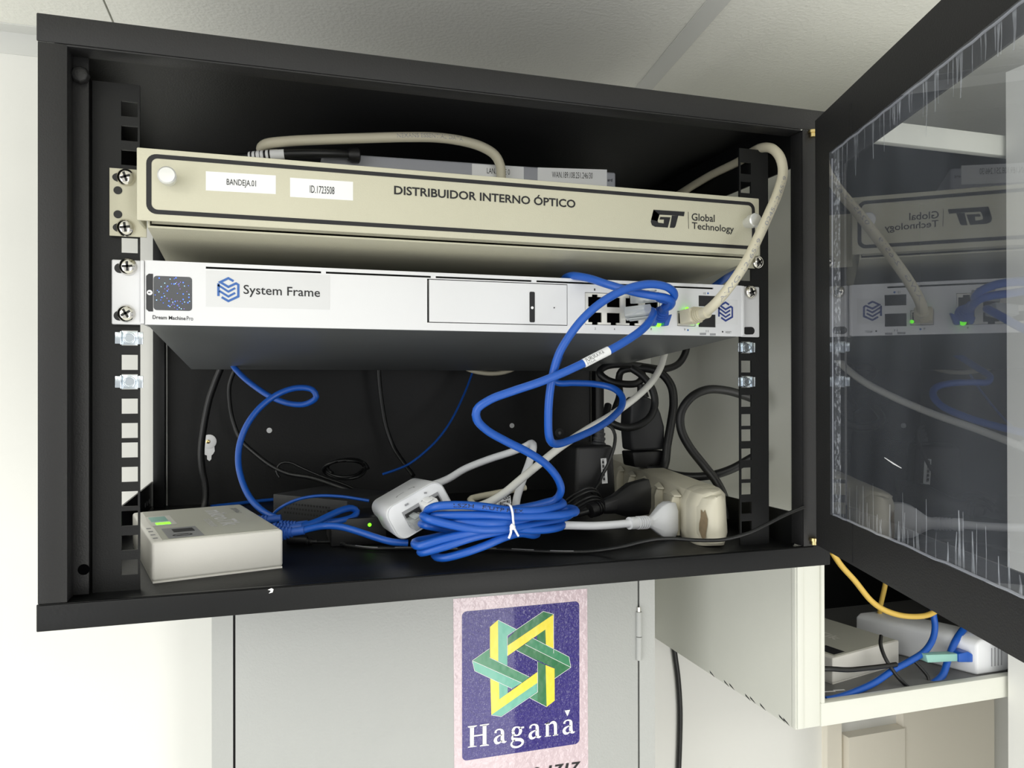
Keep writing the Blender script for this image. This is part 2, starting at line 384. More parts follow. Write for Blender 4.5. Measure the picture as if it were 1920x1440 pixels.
for sx in (-1, 1):   # side rails that carry the (removed) side panels
    for z0, z1 in ((172, ZT - 1.5), (-142, -115)):
        b = MB()
        hl = [(y, y + 5, (z0 + z1) / 2 + (10 if z0 > 0 else -2) - 5, (z0 + z1) / 2 + (10 if z0 > 0 else -2)) for y in (325, 338, 351)] if z0 < 0 else []
        b.plate(YF + 16, YB, z0, z1, 0, 1.6, hl)
        b.v = [V((sx * 270 + p.y * (1 if sx > 0 else -1), p.x, p.z)) for p in b.v]
        if sx < 0: b.f = [list(reversed(f)) for f in b.f]
        b.build('side_rail', 'blackin', RK)
    x = sx * 262
    MB().box(min(x - 6, x + 6), max(x - 6, x + 6), 366, 380, -142, 214).build('corner_post', 'blackin', RK, bevel=.8)
# rear panel, uncut; white pieces stand in for the wall seen through holes
hl = [(-213, -205, -80, -72), (208, 213, -78, -73)]
b = MB().plate(-255, 255, -142, 214, 380, 381.5, [])
b.build('rear_panel', 'blackin', RK)
for q in [(-146.8,379.4,-60.2),(146.8,379.4,-59.6)]: MB().lathe(V(q) + V((0, .5, 0)), (0, -1, 0), [(0, 3.1), (.5, 3.1), (.6, 2.2)], 14).build('hole_dot', 'white_label', RK)  # white dots in place of bright wall showing through small holes
q = V((-211.7,379,-71.6)); k = MB().lathe(q + V((0, .8, 0)), (0, -1, 0), [(0, 8), (1.2, 8), (1.8, 6.6)], 22)
k.prism([q + V((dx, .8, dz)) for dx, dz in ((-6.5, -5), (5.6, -5), (6, -11), (4, -14.5), (2.6, -15.5), (2.4, -20), (.4, -22), (-2, -20), (-2.2, -15.5), (-5, -14.5), (-6.8, -11))], (0, -1, 0))
k = k.build('keyhole_washer', 'white_label', RK)  # white washer; its keyhole tail stands in for the bright wall behind
MB().lathe(q + V((-1, -1, 0)), (0, -1, 0), [(0, 2.3), (.8, 2.1), (1.2, 1)], 14).build('screw', 'brass', k)
q = V((210.9,379,-70.3)); k = MB().lathe(q + V((0, .8, 0)), (0, -1, 0), [(0, 6.4), (1.2, 6.4), (1.5, 5.6)], 22).prism([q + V((dx, .8, dz)) for dx, dz in ((-1, -9), (3, -9), (3.5, -13), (1, -15), (-1.2, -13))], (0, -1, 0))
k = k.build('keyhole_washer', 'dkgrey', RK); lab(k, 'dark grey washer')
MB().lathe(q + V((0, -.6, 0)), (0, -1, 0), [(0, 2.2), (.9, 2), (1.2, 1)], 14).build('screw', 'steelsheet', k)
# mounting rails with square holes
def hz(k):
    o = [6.35, 22.225, 38.1]
    return 44.45 * (k // 3) + o[k % 3]
ZH = [hz(k) for k in range(12)] + [-hz(k) for k in range(9)]
for sx in (-1, 1):
    hl = [(sx * 232.55 - 4.9, sx * 232.55 + 4.9, z - 4.9, z + 4.9) for z in ZH]
    x0, x1 = sorted((sx * 226.4, sx * 254.2))
    b = MB().plate(x0, x1, -142, 187.7, 0, 1.8, hl)
    xa, xb = sorted((sx * 254.2, sx * 252.4)); b.box(xa, xb, 1.8, 14, -142, 166)
    if sx < 0: b.box(-268.5, -254.2, 12, 14, -142, 166)
    b.build('mounting_rail', 'rail', RK)
# latch strip on the left with its plastic plug
b = MB().box(-263.2, -254, -11, -9.4, -140, 199).box(-264.4, -263, -11, 4, -140, 199)
ls = b.build('latch_strip', 'black', RK, bevel=.4)
MB().lathe(V((-258.3,-11,185.6)), (0, -1, 0), [(0, 5.4), (3, 5.4), (4.6, 4.6), (5.2, 2.6)], 8).build('plug', 'black', ls, bevel=.3)
MB().lathe(V((-256.9,-11.1,-124.3)), (0, -1, 0), [(0, 3.4), (.2, 3.4)], 16).build('hole', 'void', ls)
MB().prism([(-146.7,-26.6,-142),(-144.4,-26.6,-141.1),(-143.1,-26.6,-141.9),(-143.7,-26.6,-143.9),(-146.1,-26.6,-144.4),(-144.7,-26.6,-142.8)], (0, .5, 0)).build('paint_chip', 'white_label', RK)

# door: hinged on the right edge, swung about 110 degrees open
HA = math.radians(19.3); HP = V((270.2, -23.7, 0)); du = V((-math.sin(HA), -math.cos(HA), 0)); dn = V((math.cos(HA), -math.sin(HA), 0))
def D(u, n, z): return HP + du * u + dn * n + V((0, 0, z))
def dbox(mb, u0, u1, n0, n1, z0, z1): return mb.hexa([D(u0, n0, z0), D(u0, n1, z0), D(u1, n1, z0), D(u1, n0, z0), D(u0, n0, z1), D(u0, n1, z1), D(u1, n1, z1), D(u1, n0, z1)])
W0, W1, DZ0, DZ1 = 28.5, 566, -133.5, 197
OA, OZ0, OZ1 = 85, -94, 147.5          # glazing opening
PA, PZ0, PZ1 = 72.3, -102.6, 159       # acrylic sheet glued over it on the inside
b = MB()
dbox(b, W0, OA, 0, 1.5, DZ0, DZ1); dbox(b, W1 - 50, W1, 0, 1.5, DZ0, DZ1)
dbox(b, OA, W1 - 50, 0, 1.5, OZ1, DZ1); dbox(b, OA, W1 - 50, 0, 1.5, DZ0, OZ0)
dbox(b, W0, W0 + 1.5, 1.5, 18, DZ0, DZ1); dbox(b, W1 - 1.5, W1, 1.5, 18, DZ0, DZ1)
dbox(b, W0 + 1.5, W1 - 1.5, 1.5, 18, DZ1 - 1.5, DZ1); dbox(b, W0 + 1.5, W1 - 1.5, 1.5, 18, DZ0, DZ0 + 1.5)
dbox(b, 97.6, 98.3, -.5, 0, PZ1 + 2, DZ1 - 12); dbox(b, 97.6, 98.3, -.5, 0, DZ0 + 2, PZ0 - 2)
DR = b.build('door', 'black', RK)
b = MB(); dbox(b, PA, W1 - 38, -5.5, -2.5, PZ0, PZ1); b.build('pane', 'pane', DR)
rg = random.Random(4)
for z0, z1, zi in ((PZ0, OZ0, 1), (PZ1, OZ1, -1)):
    b = MB(); u = PA + 8
    while u < W1 - 45:
        L = abs(z1 - z0) + (rg.random() ** 2) * 22; wd = .5 + 1.5 * rg.random() ** 2
        b.stroke([D(u, -2.3, z0), D(u + rg.uniform(-.6, .6), -2.3, z0 + zi * L * .5), D(u + rg.uniform(-.8, .8), -2.3, z0 + zi * L)], [wd * 1.8, wd, wd * .5], dn)
        u += rg.uniform(2.5, 13) if rg.random() > .3 else rg.uniform(1.5, 3.5)
    b.build('glue_streak', 'glue', DR)
b = MB(); dbox(b, PA, PA + 11, -2.4, -2.2, PZ0, PZ1); b.build('glue_strip', 'glue_v', DR)
for z in (PZ0, PZ1):
    b = MB(); n0 = random.Random(int(z)); pp = [D(PA + 9 * i, -3.2, z + n0.uniform(-.5, .5)) for i in range(int((W1 - 38 - PA) / 9) + 1)]; b.tube(pp, .75, 6, 4); b.build('glue_bead', 'greydev', DR)
b = MB().tube([D(PA, -3.4, z + .3 * ((i * 7) % 3)) for i, z in enumerate(range(int(PZ0), int(PZ1), 8))], .6, 6, 4); b.build('glue_bead', 'greydev', DR)
b = MB().stroke([D(160, -5.7, -53.5), D(172, -5.7, -56), D(182, -5.7, -57.6)], [.4, .9, .4], dn); b.build('scratch', 'white_label', DR)
for z in (196, -136):
    MB().lathe((277, -27.5, z), (0, 0, 1), [(-3, 2.4), (0, 2.4), (.2, 3.6), (2.4, 3.6), (2.6, 2)], 16).build('hinge_pin', 'brass', RK)

# cage nuts left clipped in empty holes
def cage_nut(x, z, sx, label):
    t = thing('cage_nut', label, 'cage nut', (x, 2, z), 'empty cage nuts on the mounting rails')
    b = MB().box(x - 4.6, x + 4.6, -.4, .4, z - 4.6, z + 4.6)
    b.box(x - 8.4, x - 4.6, -1.2, -.3, z - 3.8, z + 3.8).box(x - 5.2, x - 4.4, -2.6, .4, z - 4.4, z + 4.4)
    b.box(x + 4.4, x + 5.2, -1.6, .4, z - 4.4, z + 4.4).box(x + 5.2, x + 8.2, -1, -.2, z - 4, z + 4)
    b.build('spring_cage', 'zinc', t, bevel=.25)
    b = MB()
    for r, h in ((3.9, -1.7),):
        b.lathe((x, -.3, z), (0, -1, 0), [(0, 3.9), (1.3, 3.7), (1.5, 3.2), (1.4, 2.7), (.5, 2.6)], 18)
    b.build('nut', 'zinc', t)
zz = [V((-232.3,0,22.1)).z, V((-232.3,0,-6.4)).z]
cage_nut(-232.55, zz[0], -1, 'zinc cage nut on the left rail, the one just under the gateway ear')
cage_nut(-232.55, zz[1], -1, 'zinc cage nut on the left rail, lower of the two')
cage_nut(232.55, 22.2, 1, 'zinc cage nut on the right rail, the one just under the gateway ear')
cage_nut(232.55, -6.35, 1, 'zinc cage nut on the right rail, lower of the two')

# ------------------------------------------------------------------ pan-head screw
def screw(x, z, y, parent, r=5.6):
    b = MB().lathe((x, y, z), (0, -1, 0), [(0, r), (.8, r), (2.4, r * .86), (3.4, r * .55), (3.7, r * .2)], 22)
    o = b.build('screw', 'chrome', parent)
    c = MB(); a = random.random()
    for k in (0, 1):
        ca, sa = math.cos(a + k * math.pi / 2), math.sin(a + k * math.pi / 2)
        c.obox((x, y - 3.3, z), (ca * r * .55, 0, sa * r * .55), (0, .5, 0), (-sa * .75, 0, ca * .75))
    c.build('cross_slot', 'dark', o); return o

# ------------------------------------------------------------------ beige fibre tray
FD = thing('fibre_tray', 'beige fibre distribution tray with black border line, top unit of the black rack', 'fibre patch tray', (0, 0, 93))
YD = -31
b = MB().box(-223.6, 223.6, YD, YD + 2, 93.3, 138.3).box(-223.6, -221.6, YD + 2, -3.2, 93.3, 138.3).box(221.6, 223.6, YD + 2, -3.2, 93.3, 138.3)
fp = b.build('front_panel', 'beige', FD, bevel=.7)
b = MB()
for sx in (-1, 1):
    b2 = MB().plate(*sorted((sx * 222, sx * 243.6)), 87.8, 131.3, -3.6, -1.9, [])
    b2.build('mounting_ear', 'beige', FD, bevel=.7)
for q in [(-238.7,-3.8,117.1),(-238.7,-3.8,101.6)]: MB().lathe(V(q), (0, -1, 0), [(0, 2.6), (.1, 2.6)], 16).build('ear_hole', 'dark', FD)
for q in [(-236.6,-3.7,125.5),(-236.3,-3.7,93.1)]: MB().prism([V(q) + V((3 * math.cos(a) * 1.5 - 1, 0, 3 * math.sin(a))) for a in [i * .393 for i in range(16)]], (0, -.1, 0)).build('ear_slot', 'dark', FD)
for q in [(-234,-3.8,125.7),(-234.1,-3.8,93.2),(240.8,-3.8,92.8)]: screw(V(q).x, V(q).z, -3.6, FD)
# tray body sags towards the back
tray = MB().box(-218, 218, YD + 4, 268, 89.8, 91).box(-218, -216.8, YD + 4, 268, 91, 134).box(216.8, 218, YD + 4, 268, 91, 134).box(-218, 218, YD + 4, 268, 134, 135.2).box(-218, 218, 267, 268, 92, 135.2)
tray.box(-216, 216, YD + 6, YD + 7, 93, 134)
rot_about(tray, (0, YD + 4, 89.8), (1, 0, 0), -5.0)
tr = tray.build('tray_body', 'beige', FD)
for q in [(-195.1,-13.9,91.5),(199.2,-13.5,91.5)]: MB().lathe(V(q) + V((0, 0, .5)), (0, -.09, -1), [(0, 3.4), (.8, 3.2), (1.6, 1.6)], 16).build('screw', 'alu', tr)
# border line: rounded rectangle ring
def rrect(x0, x1, z0, z1, r, y, n=6):
    P = []
    for cx, cz, a0 in ((x1 - r, z1 - r, 0), (x0 + r, z1 - r, 90), (x0 + r, z0 + r, 180), (x1 - r, z0 + r, 270)):
        for k in range(n + 1):
            a = math.radians(a0 + 90 * k / n); P.append(V((cx + r * math.cos(a), y, cz + r * math.sin(a))))
    return P
A = rrect(-218.2, 219.6, 97.6, 134.9, 6, YD - .12); B = rrect(-215.2, 216.8, 100.4, 132.2, 3.6, YD - .12); n = len(A)
MB().add(A + B, [(i, (i + 1) % n, n + (i + 1) % n, n + i) for i in range(n)]).build('border_line', 'ink', fp)
for q in [(-205.2,-31,119.6),(212.6,-31,118.3)]:
    MB().lathe(V(q), (0, -1, 0), [(0, 4.2), (5.5, 4.2), (5.6, 5.4), (11, 5.4), (11.8, 4.6), (11.9, 2)], 24).build('thumb_screw', 'alu', FD)
def sticker(name, TL, TR, BL, m, parent, th=.12):
    TL, TR, BL = V(TL), V(TR), V(BL)
    return MB().prism([TL, TR, TR + BL - TL, BL], (0, th, 0)).build(name, m, parent)
P = [(-183.8,-31.1,126.6),(-141.5,-31.1,127.3),(-183.8,-31.1,114.5),(-141.6,-31.1,115.2)]; st = sticker('paper_label', P[0], P[1], P[2], 'white_label', FD)
P = [(-171.4,-31.3,117.7),(-153.7,-31.3,117.9),(-171.4,-31.3,122.8)]; MB().text('BANDEJA.01', *P).build('lettering', 'ink', st)
P = [(-132.6,-31.1,126.6),(-92.2,-31.1,127),(-132.6,-31.1,114.1)]; st = sticker('paper_label', P[0], P[1], P[2], 'white_label', FD)
P = [(-120.1,-31.3,117.6),(-104.4,-31.3,117.7),(-120.1,-31.3,122.5)]; MB().text('ID.1723508', *P).build('lettering', 'ink', st)
P = [(-64.8,-31.2,120.6),(67.4,-31.2,120.2),(-64.8,-31.2,128)]; MB().text('DISTRIBUIDOR INTERNO ÓPTICO', *P, bold=.022).build('lettering', 'ink', fp)
P = [(163.2,-31.2,117.1),(183.3,-31.2,117.1),(163.2,-31.2,122.8)]; l = MB().text('Global', *P, bold=.01)
P = [(163.4,-31.2,109.1),(200.4,-31.2,108.4),(163.4,-31.2,115.9)]; l.text('Technology', *P, bold=.01); l.build('lettering', 'ink', fp)
b = MB()
b.fan([(130.7,-31.2,123.2),(157.2,-31.2,123.4),(156.5,-31.2,119.9),(151.7,-31.2,120.1),(135.7,-31.2,119.8),(134,-31.2,114.7),(128.7,-31.2,115.6)])
b.fan([(130.7,-31.2,123.2),(135.7,-31.2,119.8),(134.1,-31.2,115.1),(134.7,-31.2,113.7),(139.2,-31.2,113.4),(142.7,-31.2,110.4),(131.9,-31.2,110.4),(129.3,-31.2,111.5),(128.4,-31.2,114),(128.7,-31.2,115.6)])
b.fan([(139.2,-31.2,113.4),(139.4,-31.2,116.3),(135.6,-31.2,116.1),(136.4,-31.2,118.2),(145,-31.2,118.4),(142.7,-31.2,110.4)])
b.fan([(146.2,-31.2,119.8),(151.7,-31.2,120.1),(149.3,-31.2,111.9),(148.3,-31.2,110.6),(144.3,-31.2,110.4)])
b.stroke([(160.2,-31.2,123.5),(160.6,-31.2,110.6)], .35); b.build('logo', 'ink', fp)

# ------------------------------------------------------------------ silver gateway
GW = thing('network_gateway', 'silver network gateway with small square screen and eight port block, under the beige tray', 'network gateway', (0, 0, 30))
YG = -8
X0, X1, Z0, Z1 = -222.2, 223.2, 30.6, 72.2
def R2(P): return (min(p[0] for p in P), max(p[0] for p in P), min(p[2] for p in P), max(p[2] for p in P))
slots = [R2([(-185.6,-8,68.2),(-111.6,-8,67.8)]), R2([(-108.4,-8,67.1),(-34.9,-8,67.1)]), R2([(-31.4,-8,66.9),(41.5,-8,66.6)]), R2([(45.3,-8,66.7),(196.7,-8,66)])]
slots = [(a, c, 68.3, 69.7) for a, c, _, _ in slots]
bay = R2([(-37.6,-8,63.6),(70.2,-8,67.6),(-37.7,-8,37.2),(70.1,-8,36.1)])
blk = R2([(84.6,-8,62.1),(148.2,-8,60.9),(84.5,-8,38.4),(148.1,-8,37.3)])
p9 = R2([(163.8,-8,50),(180.1,-8,50),(163.7,-8,38.5),(180,-8,38)])
sf1 = R2([(183,-8,62.9),(198.7,-8,63),(183,-8,54.3),(198.6,-8,54.4)]); sf2 = R2([(183,-8,47.5),(198.6,-8,47.9),(182.9,-8,37.7),(198.6,-8,37.6)])
b = MB().plate(X0, X1, Z0, Z1, YG, YG + 1.5, slots + [bay, blk, p9, sf1, sf2])
gp = b.build('front_panel', 'silver', GW)
ch = MB().box(-221.2, 221.2, YG + 5, 283, 30.6, 31.6).box(-221.2, -220.2, YG + 5, 283, 31.6, 71).box(220.2, 221.2, YG + 5, 283, 31.6, 71).box(-221.2, 221.2, YG + 5, 283, 71, 71.8).box(-221.2, 221.2, 282, 283, 30.6, 71.8)
ch.box(-221, 221, YG + 1.6, YG + 5, 30.7, 31.6)
rot_about(ch, (0, YG + 5, 30.6), (1, 0, 0), -4.55)
c0 = ch.build('chassis', 'steelsheet', GW)
MB().box(X0 + 1, X1 - 1, YG + 14, YG + 15, Z0 + 1, Z1 - 1).build('inner_board', 'dark', c0)
for sx in (-1, 1):
    b = MB().box(*sorted((sx * 224.6, sx * 242.4)), -4.6, -2.6, 30.6, 72.4)
    e = b.build('mounting_ear', 'silver', GW, bevel=1.6, seg=3)
    MB().box(*sorted((sx * 222.6, sx * 224.8)), -9, 20, 31, 72).build('ear_fold', 'silver', e, bevel=.5)
for q in [(-235.1,-4.8,66.8),(-235.5,-4.8,36.2),(231.8,-4.8,35.8)]:
    k = MB(); P = []
    for i in range(16):
        a = 2 * math.pi * i / 16; P.append(V(q) + V((3.2 * math.cos(a) + (2.4 if math.cos(a) > 0 else -2.4), 0, 3.2 * math.sin(a))))
    k.fan(P); k.build('ear_slot', 'dark', GW)
for q in [(-232.6,-5,67.9),(-233.6,-5,37.6),(233.2,-5,67.6)]: screw(V(q).x, V(q).z, -4.8, GW)
# screen and its side notch
a = V((-217.1,-8.2,62.3)); c = V((-194,-8.2,40.1))
sc_ = MB().fan(rrect(a.x, c.x, c.z, a.z, 2, -8.2)).build('screen', 'screen', GW)
SW, SH = c.x - a.x, a.z - c.z
dots = {'dot_b': MB(), 'dot_w': MB(), 'dot_v': MB()}
spots = '945,487 1140,505 1215,500 1245,470 1045,580 1165,592 1210,595 1235,588 1300,590 1375,567 1398,632 1470,625 1095,635 980,645 915,715 1090,722 940,742 1270,768 1375,780 1480,785 872,798 990,842 1040,820 1025,772 1478,842 898,892 973,890 1120,910 1188,932 1325,918 1375,880 1490,915 1018,945 1110,995 1135,1012 1215,970 1272,995 1305,1030 1360,957 1460,940 1340,1055 1268,1062 1230,917 1400,930 1165,985 1285,605 1255,565 1080,655 1045,685 1110,692 1320,685 1440,735 1085,858 1165,875 1272,908 1390,1055 1220,1032 1190,960 1300,630 1325,560'
for i, it in enumerate(spots.split()):
    zx, zy = map(float, it.split(',')); u, v = (zx - 845) / 690, (1095 - zy - (1535 - zx) * .03) / 630
    v = min(.96, max(.04, v)); r = (.42, .3, .24)[i % 3] if i < 44 else .25
    dots[('dot_b', 'dot_w', 'dot_b')[i % 3] if i < 44 else 'dot_v'].disc((a.x + SW * u, -8.35, c.z + SH * v), r, seg=8)
for k_, mb_ in dots.items(): mb_.build('screen_pixels', k_, sc_)
a = V((-221.5,-8.2,63.5)); c = V((-217.4,-8.2,39.1))
nt = MB().fan([(c.x, -8.2, c.z), (c.x, -8.2, a.z), (a.x + 1.5, -8.2, a.z), (a.x, -8.2, a.z - 1.5), (a.x, -8.2, c.z + 1.5), (a.x + 1.5, -8.2, c.z)]).build('screen_notch', 'dkgrey', GW)
q = V((-219.4,-8.4,51.3)); MB().disc(q, 1.7).build('arrow_mark', 'wink', nt)
b = MB().stroke([q + V((.9, -.12, 0)), q + V((-.8, -.12, 0))], .35); b.fan([q + V((-1, -.12, 0)), q + V((-.1, -.12, .7)), q + V((-.1, -.12, -.7))]); b.build('arrow_mark', 'ink', nt)
b = MB(); b.text('Dream Machine', *[(-217.7,-8.2,34.3),(-197.9,-8.2,33.9),(-217.7,-8.2,36.7)], bold=.015); b.text('Pro', *[(-197.3,-8.2,33.9),(-193.4,-8.2,33.8),(-197.3,-8.2,36.6)]); b.build('lettering', 'ink', gp)
# frosted sticker with the blue hexagon mark
P = [(-185.5,-8.1,67.1),(-105.6,-8.1,67.3),(-185.6,-8.1,43.2)]; ss = sticker('clear_sticker', P[0], P[1], P[2], 'sticker_clear', GW, .08)
b = MB().text('System Frame', *[(-162.1,-8.3,50.5),(-112.4,-8.3,50),(-162.1,-8.3,58.5)], bold=.006); b.build('lettering', 'ink', ss)
HEX = dict(b=(200, 213, 511, 570))
def hexlogo(bl, br, tl, m, parent, k):
    bl, br, tl = V(bl), V(br), V(tl)
    def f(x, z): return bl + (br - bl) * ((x - 200) / 311) + (tl - bl) * ((570 - z) / 357)
    g = MB(); wd = (br - bl).length / 311
    g.stroke([f(*p) for p in ((428, 268), (355, 230), (243, 290), (355, 352), (462, 297), (494, 315), (494, 478), (355, 550), (262, 498))], 33 * wd)
    g.stroke([f(*p) for p in ((218, 308), (218, 485))], 33 * wd)
    g.stroke([f(*p) for p in ((210, 330), (355, 418), (450, 363))], 30 * wd)
    g.stroke([f(*p) for p in ((228, 412), (355, 486), (450, 430))], 30 * wd)
    return g.build('hexagon_mark', m, parent)
P = [(-178.6,-8.3,46.4),(-164.6,-8.3,46.2),(-178.6,-8.3,63.4)]; hexlogo(P[0], P[1], P[2], 'logo_b', ss, 1)
P = [(198.6,-8.1,60.4),(219,-8.1,60.6),(198.5,-8.1,40.1)]; ss = sticker('clear_sticker', P[0], P[1], P[2], 'sticker_clear', GW, .08)
P = [(200.6,-8.3,42.4),(214.6,-8.3,42.1),(200.6,-8.3,59)]; hexlogo(P[0], P[1], P[2], 'logo_n', ss, 1)
# drive bay
b = MB().plate(bay[0] + 1.6, bay[1] - .5, bay[2] + .6, bay[3] - .6, YG + .3, YG + 10, [])
db = b.build('drive_tray', 'silver', GW, bevel=.3)
q = R2([(39.8,-8,60.5),(44,-8,37.1)]); MB().fan(rrect(q[0], q[1], q[2] + 1, q[3] + .5, 1, YG + .1)).build('latch', 'ink', db)
MB().disc((41.9,-8.1,49), 1.1).build('latch_mark', 'wink', db)
MB().disc((59.4,-8,49.5), .5).build('pin_hole', 'ink', db)
MB().box(bay[0], bay[1], YG + 10, YG + 11, bay[2], bay[3]).build('bay_back', 'dark', GW)
# eight port block
PC = [V(q).x for q in [(93,-8,49.3),(108.6,-8,49.7),(124.5,-8,50.1),(141.2,-8,50.6)]]
zu, zl = V((108.6,-8,55.5)).z, V((108.6,-8,42.7)).z
hl = []
for x in PC:
    hl += [(x - 5.6, x + 5.6, zu - 4.2, zu + 3.4), (x - 2.4, x + 2.4, zu + 3.4, zu + 5.2), (x - 5.6, x + 5.6, zl - 3.4, zl + 4.2), (x - 2.4, x + 2.4, zl - 5.2, zl - 3.4)]
b = MB().plate(blk[0] + .4, blk[1] - .4, blk[2] + .4, blk[3] - .4, YG + .5, YG + 2, hl)
pb = b.build('port_block', 'jack', GW)
MB().box(blk[0], blk[1], YG + 3, YG + 13, blk[2], blk[3]).build('port_back', 'void', pb)  # black box in place of the shaded port insides
MB().plate(p9[0] + .4, p9[1] - .4, p9[2] + .4, p9[3] - .4, YG + .3, YG + 2.5, [(p9[0] + 1.3, p9[1] - 1.3, p9[2] + 2.2, p9[3] - 1.6)]).build('port_socket', 'jack', GW)
MB().box(sf1[0], sf1[1], YG + .8, YG + 1.4, sf1[2], sf1[3]).box(sf2[0], sf2[1], YG + .8, YG + 1.4, sf2[2], sf2[3]).build('dust_flap', 'dark', GW)
b = MB()
def tiny(s, px, h, y=-8.15, bold=0.0):
    c = V(px); wdt = h * .62 * len(s); b.text(s, c + V((-wdt / 2, 0, -h / 2)), c + V((wdt / 2, 0, -h / 2)), c + V((-wdt / 2, 0, h / 2)), bold)
for s, p in (('2', (92.9,-8.1,34.5)), ('4', (109,-8.1,34.4)), ('8', (140.6,-8.1,35.1)), ('9', (170.3,-8.1,35.2)), ('10', (188.3,-8.1,64.8)), ('11', (190.6,-8.1,34.4)), ('RESET', (210.4,-8.1,33.9)), ('1', (92.5,-8.1,64.4))): tiny(s, p, 1.7)
b.disc((204.9,-8.1,34.2), .7); b.build('lettering', 'ink', gp)
for p in ((173.2,-8.1,34.9), (191.5,-8.1,64.9)): MB().disc(p, .8).build('speed_dot', 'logo_b', gp)
b = MB().fan([(183.8,-8.1,32.9),(189.7,-8.1,33.1),(189.6,-8.1,31.3),(183.8,-8.1,31.2)]).fan([(193.1,-8.1,32.7),(198.5,-8.1,32.8),(198.5,-8.1,31.1),(193.1,-8.1,31)]); b.build('sfp_mark', 'grey_ink', gp)
for p, r in (((144.5,-13,42.3), 2.3), ((144.6,-12,39), 2.6), ((170.6,-11,51.1), 1.9), ((179.6,-12,40.7), 1.5)): MB().lathe(V(p) + V((0, .6, 0)), (0, -1, 0), [(0, r * .6), (1, r), (1.6, r * .5)], 10).build('port_led', 'led', GW)

# ------------------------------------------------------------------ grey router lying on the tray
RB = thing('edge_router', 'flat grey router with two white address labels, lying on top of the beige tray', 'router', (30, 110, 128))
P = [(-106.7,60,167.2),(142.5,60,176.7)]; zl_, zr_ = P[0][2], P[1][2]; xl_, xr_ = P[0][0], P[1][0]
b = MB().hexa([(xl_, 60, 133), (xr_, 60, 133), (xr_, 200, 133), (xl_, 200, 133), (xl_, 60, zl_ + 5), (xr_, 60, zr_), (xr_, 200, zr_), (xl_, 200, zl_ + 5)])
b.build('case', 'greydev', RB, bevel=2, seg=3)
P = [(13,59.8,173.1),(57.8,59.8,174.2),(13,59.8,154.3)]; st = sticker('paper_label', P[0], P[1], P[2], 'white_label', RB); lab(st, 'white label reading LAN')
MB().text('LAN.FIBRE 0', *[(25.7,59.7,166.2),(45.5,59.7,166.5),(25.7,59.7,170.8)]).build('lettering', 'ink', st)
P = [(70.1,59.8,174.8),(133.8,59.8,178.2),(70,59.8,158.6)]; st = sticker('paper_label', P[0], P[1], P[2], 'white_label', RB); lab(st, 'white label with the WAN address')
MB().text('WAN.189.108.251.246/30', *[(82.9,59.7,167.2),(120.2,59.7,169.2),(83,59.7,172.4)]).build('lettering', 'ink', st)
MB().text('ard', *[(134.3,59.8,168.1),(138.8,59.8,168.1),(134.3,59.8,170.8)], bold=.02).build('lettering', 'ink', RB)

# ------------------------------------------------------------------ cables
def cable(name, label, pts, r, m, cat='cable', seg=10, group=None, step=3.0):
    o = MB().tube(pts, r, seg, step).build(name, m, loc=pts[0]); return tag(o, label, cat, group)
def rig(name, label, cat, loc): return thing(name, label, cat, loc)
def clear_plug(parent, p, d, up, m='clear', L=20):
    p, d, up = V(p), V(d).normalized(), V(up); up = (up - d * up.dot(d)).normalized(); sd = d.cross(up)
    b = MB().obox(p + d * L / 2, d * L / 2, sd * 5.6, up * 3.9); b.obox(p + d * (L * .45) + up * 5, d * L * .42, sd * 2.6, up * .7)
    return b.build('plug', m, parent, bevel=.7)
def boot(parent, p, d, r0, r1, L, m, ribs=5, name='boot'):
    p, d = V(p), V(d).normalized(); pr = [(0, r0), (L * .35, r0)]
    for k in range(ribs):
        a = .38 + .58 * k / ribs; q = r0 + (r1 - r0) * (k + 1) / ribs
        pr += [(L * a, q * .84), (L * (a + .04), q * .84), (L * (a + .045), q * 1.06), (L * (a + .58 / ribs - .01), q)]
    pr += [(L, r1)]
    return MB().lathe(p, d, pr, 14).build(name, m, parent)

# beige patch lead in port 9
pts = [(268,185,192),(262.6,150,191.7),(266.1,110,196.3),(265.9,60,196.5),(254.1,24,192.9),(248,0,189.8),(245.3,-18,183.4),(244,-30,172.5),(242,-36,159.6),(233.6,-42,142.8),(220.4,-48,122.7),(207.6,-52,102.4),(196.8,-54,85),(187,-52,69.7),(179.8,-46,57.7),(175.6,-38,49.9),(174.4,-30,46.5)]
t = rig('patch_cable', 'thick beige patch lead arching over the right rail down into the gateway port', 'network cable', pts[-1])
MB().tube(pts, 3.9, 14).build('cord', 'cream', t)
MB().tube_text(list(reversed(pts)), 3.9, 'AWG 12-6519   / 0245-12-6519', 18, 118, 3.0).build('printing', 'grey_ink', t)
e = V(pts[-1]); q = V((170.4,-8,44.6)); dd = (q - e).normalized()
boot(t, e - dd * 4, dd, 4.6, 6.6, 16, 'cream', 5); b = MB(); u = V((0, 0, 1)); sd = dd.cross(u).normalized(); u = sd.cross(dd)
b.obox(e + dd * 15, dd * 6.5, sd * 6.6, u * 5.6); b.build('plug', 'cream', t, bevel=1.2)
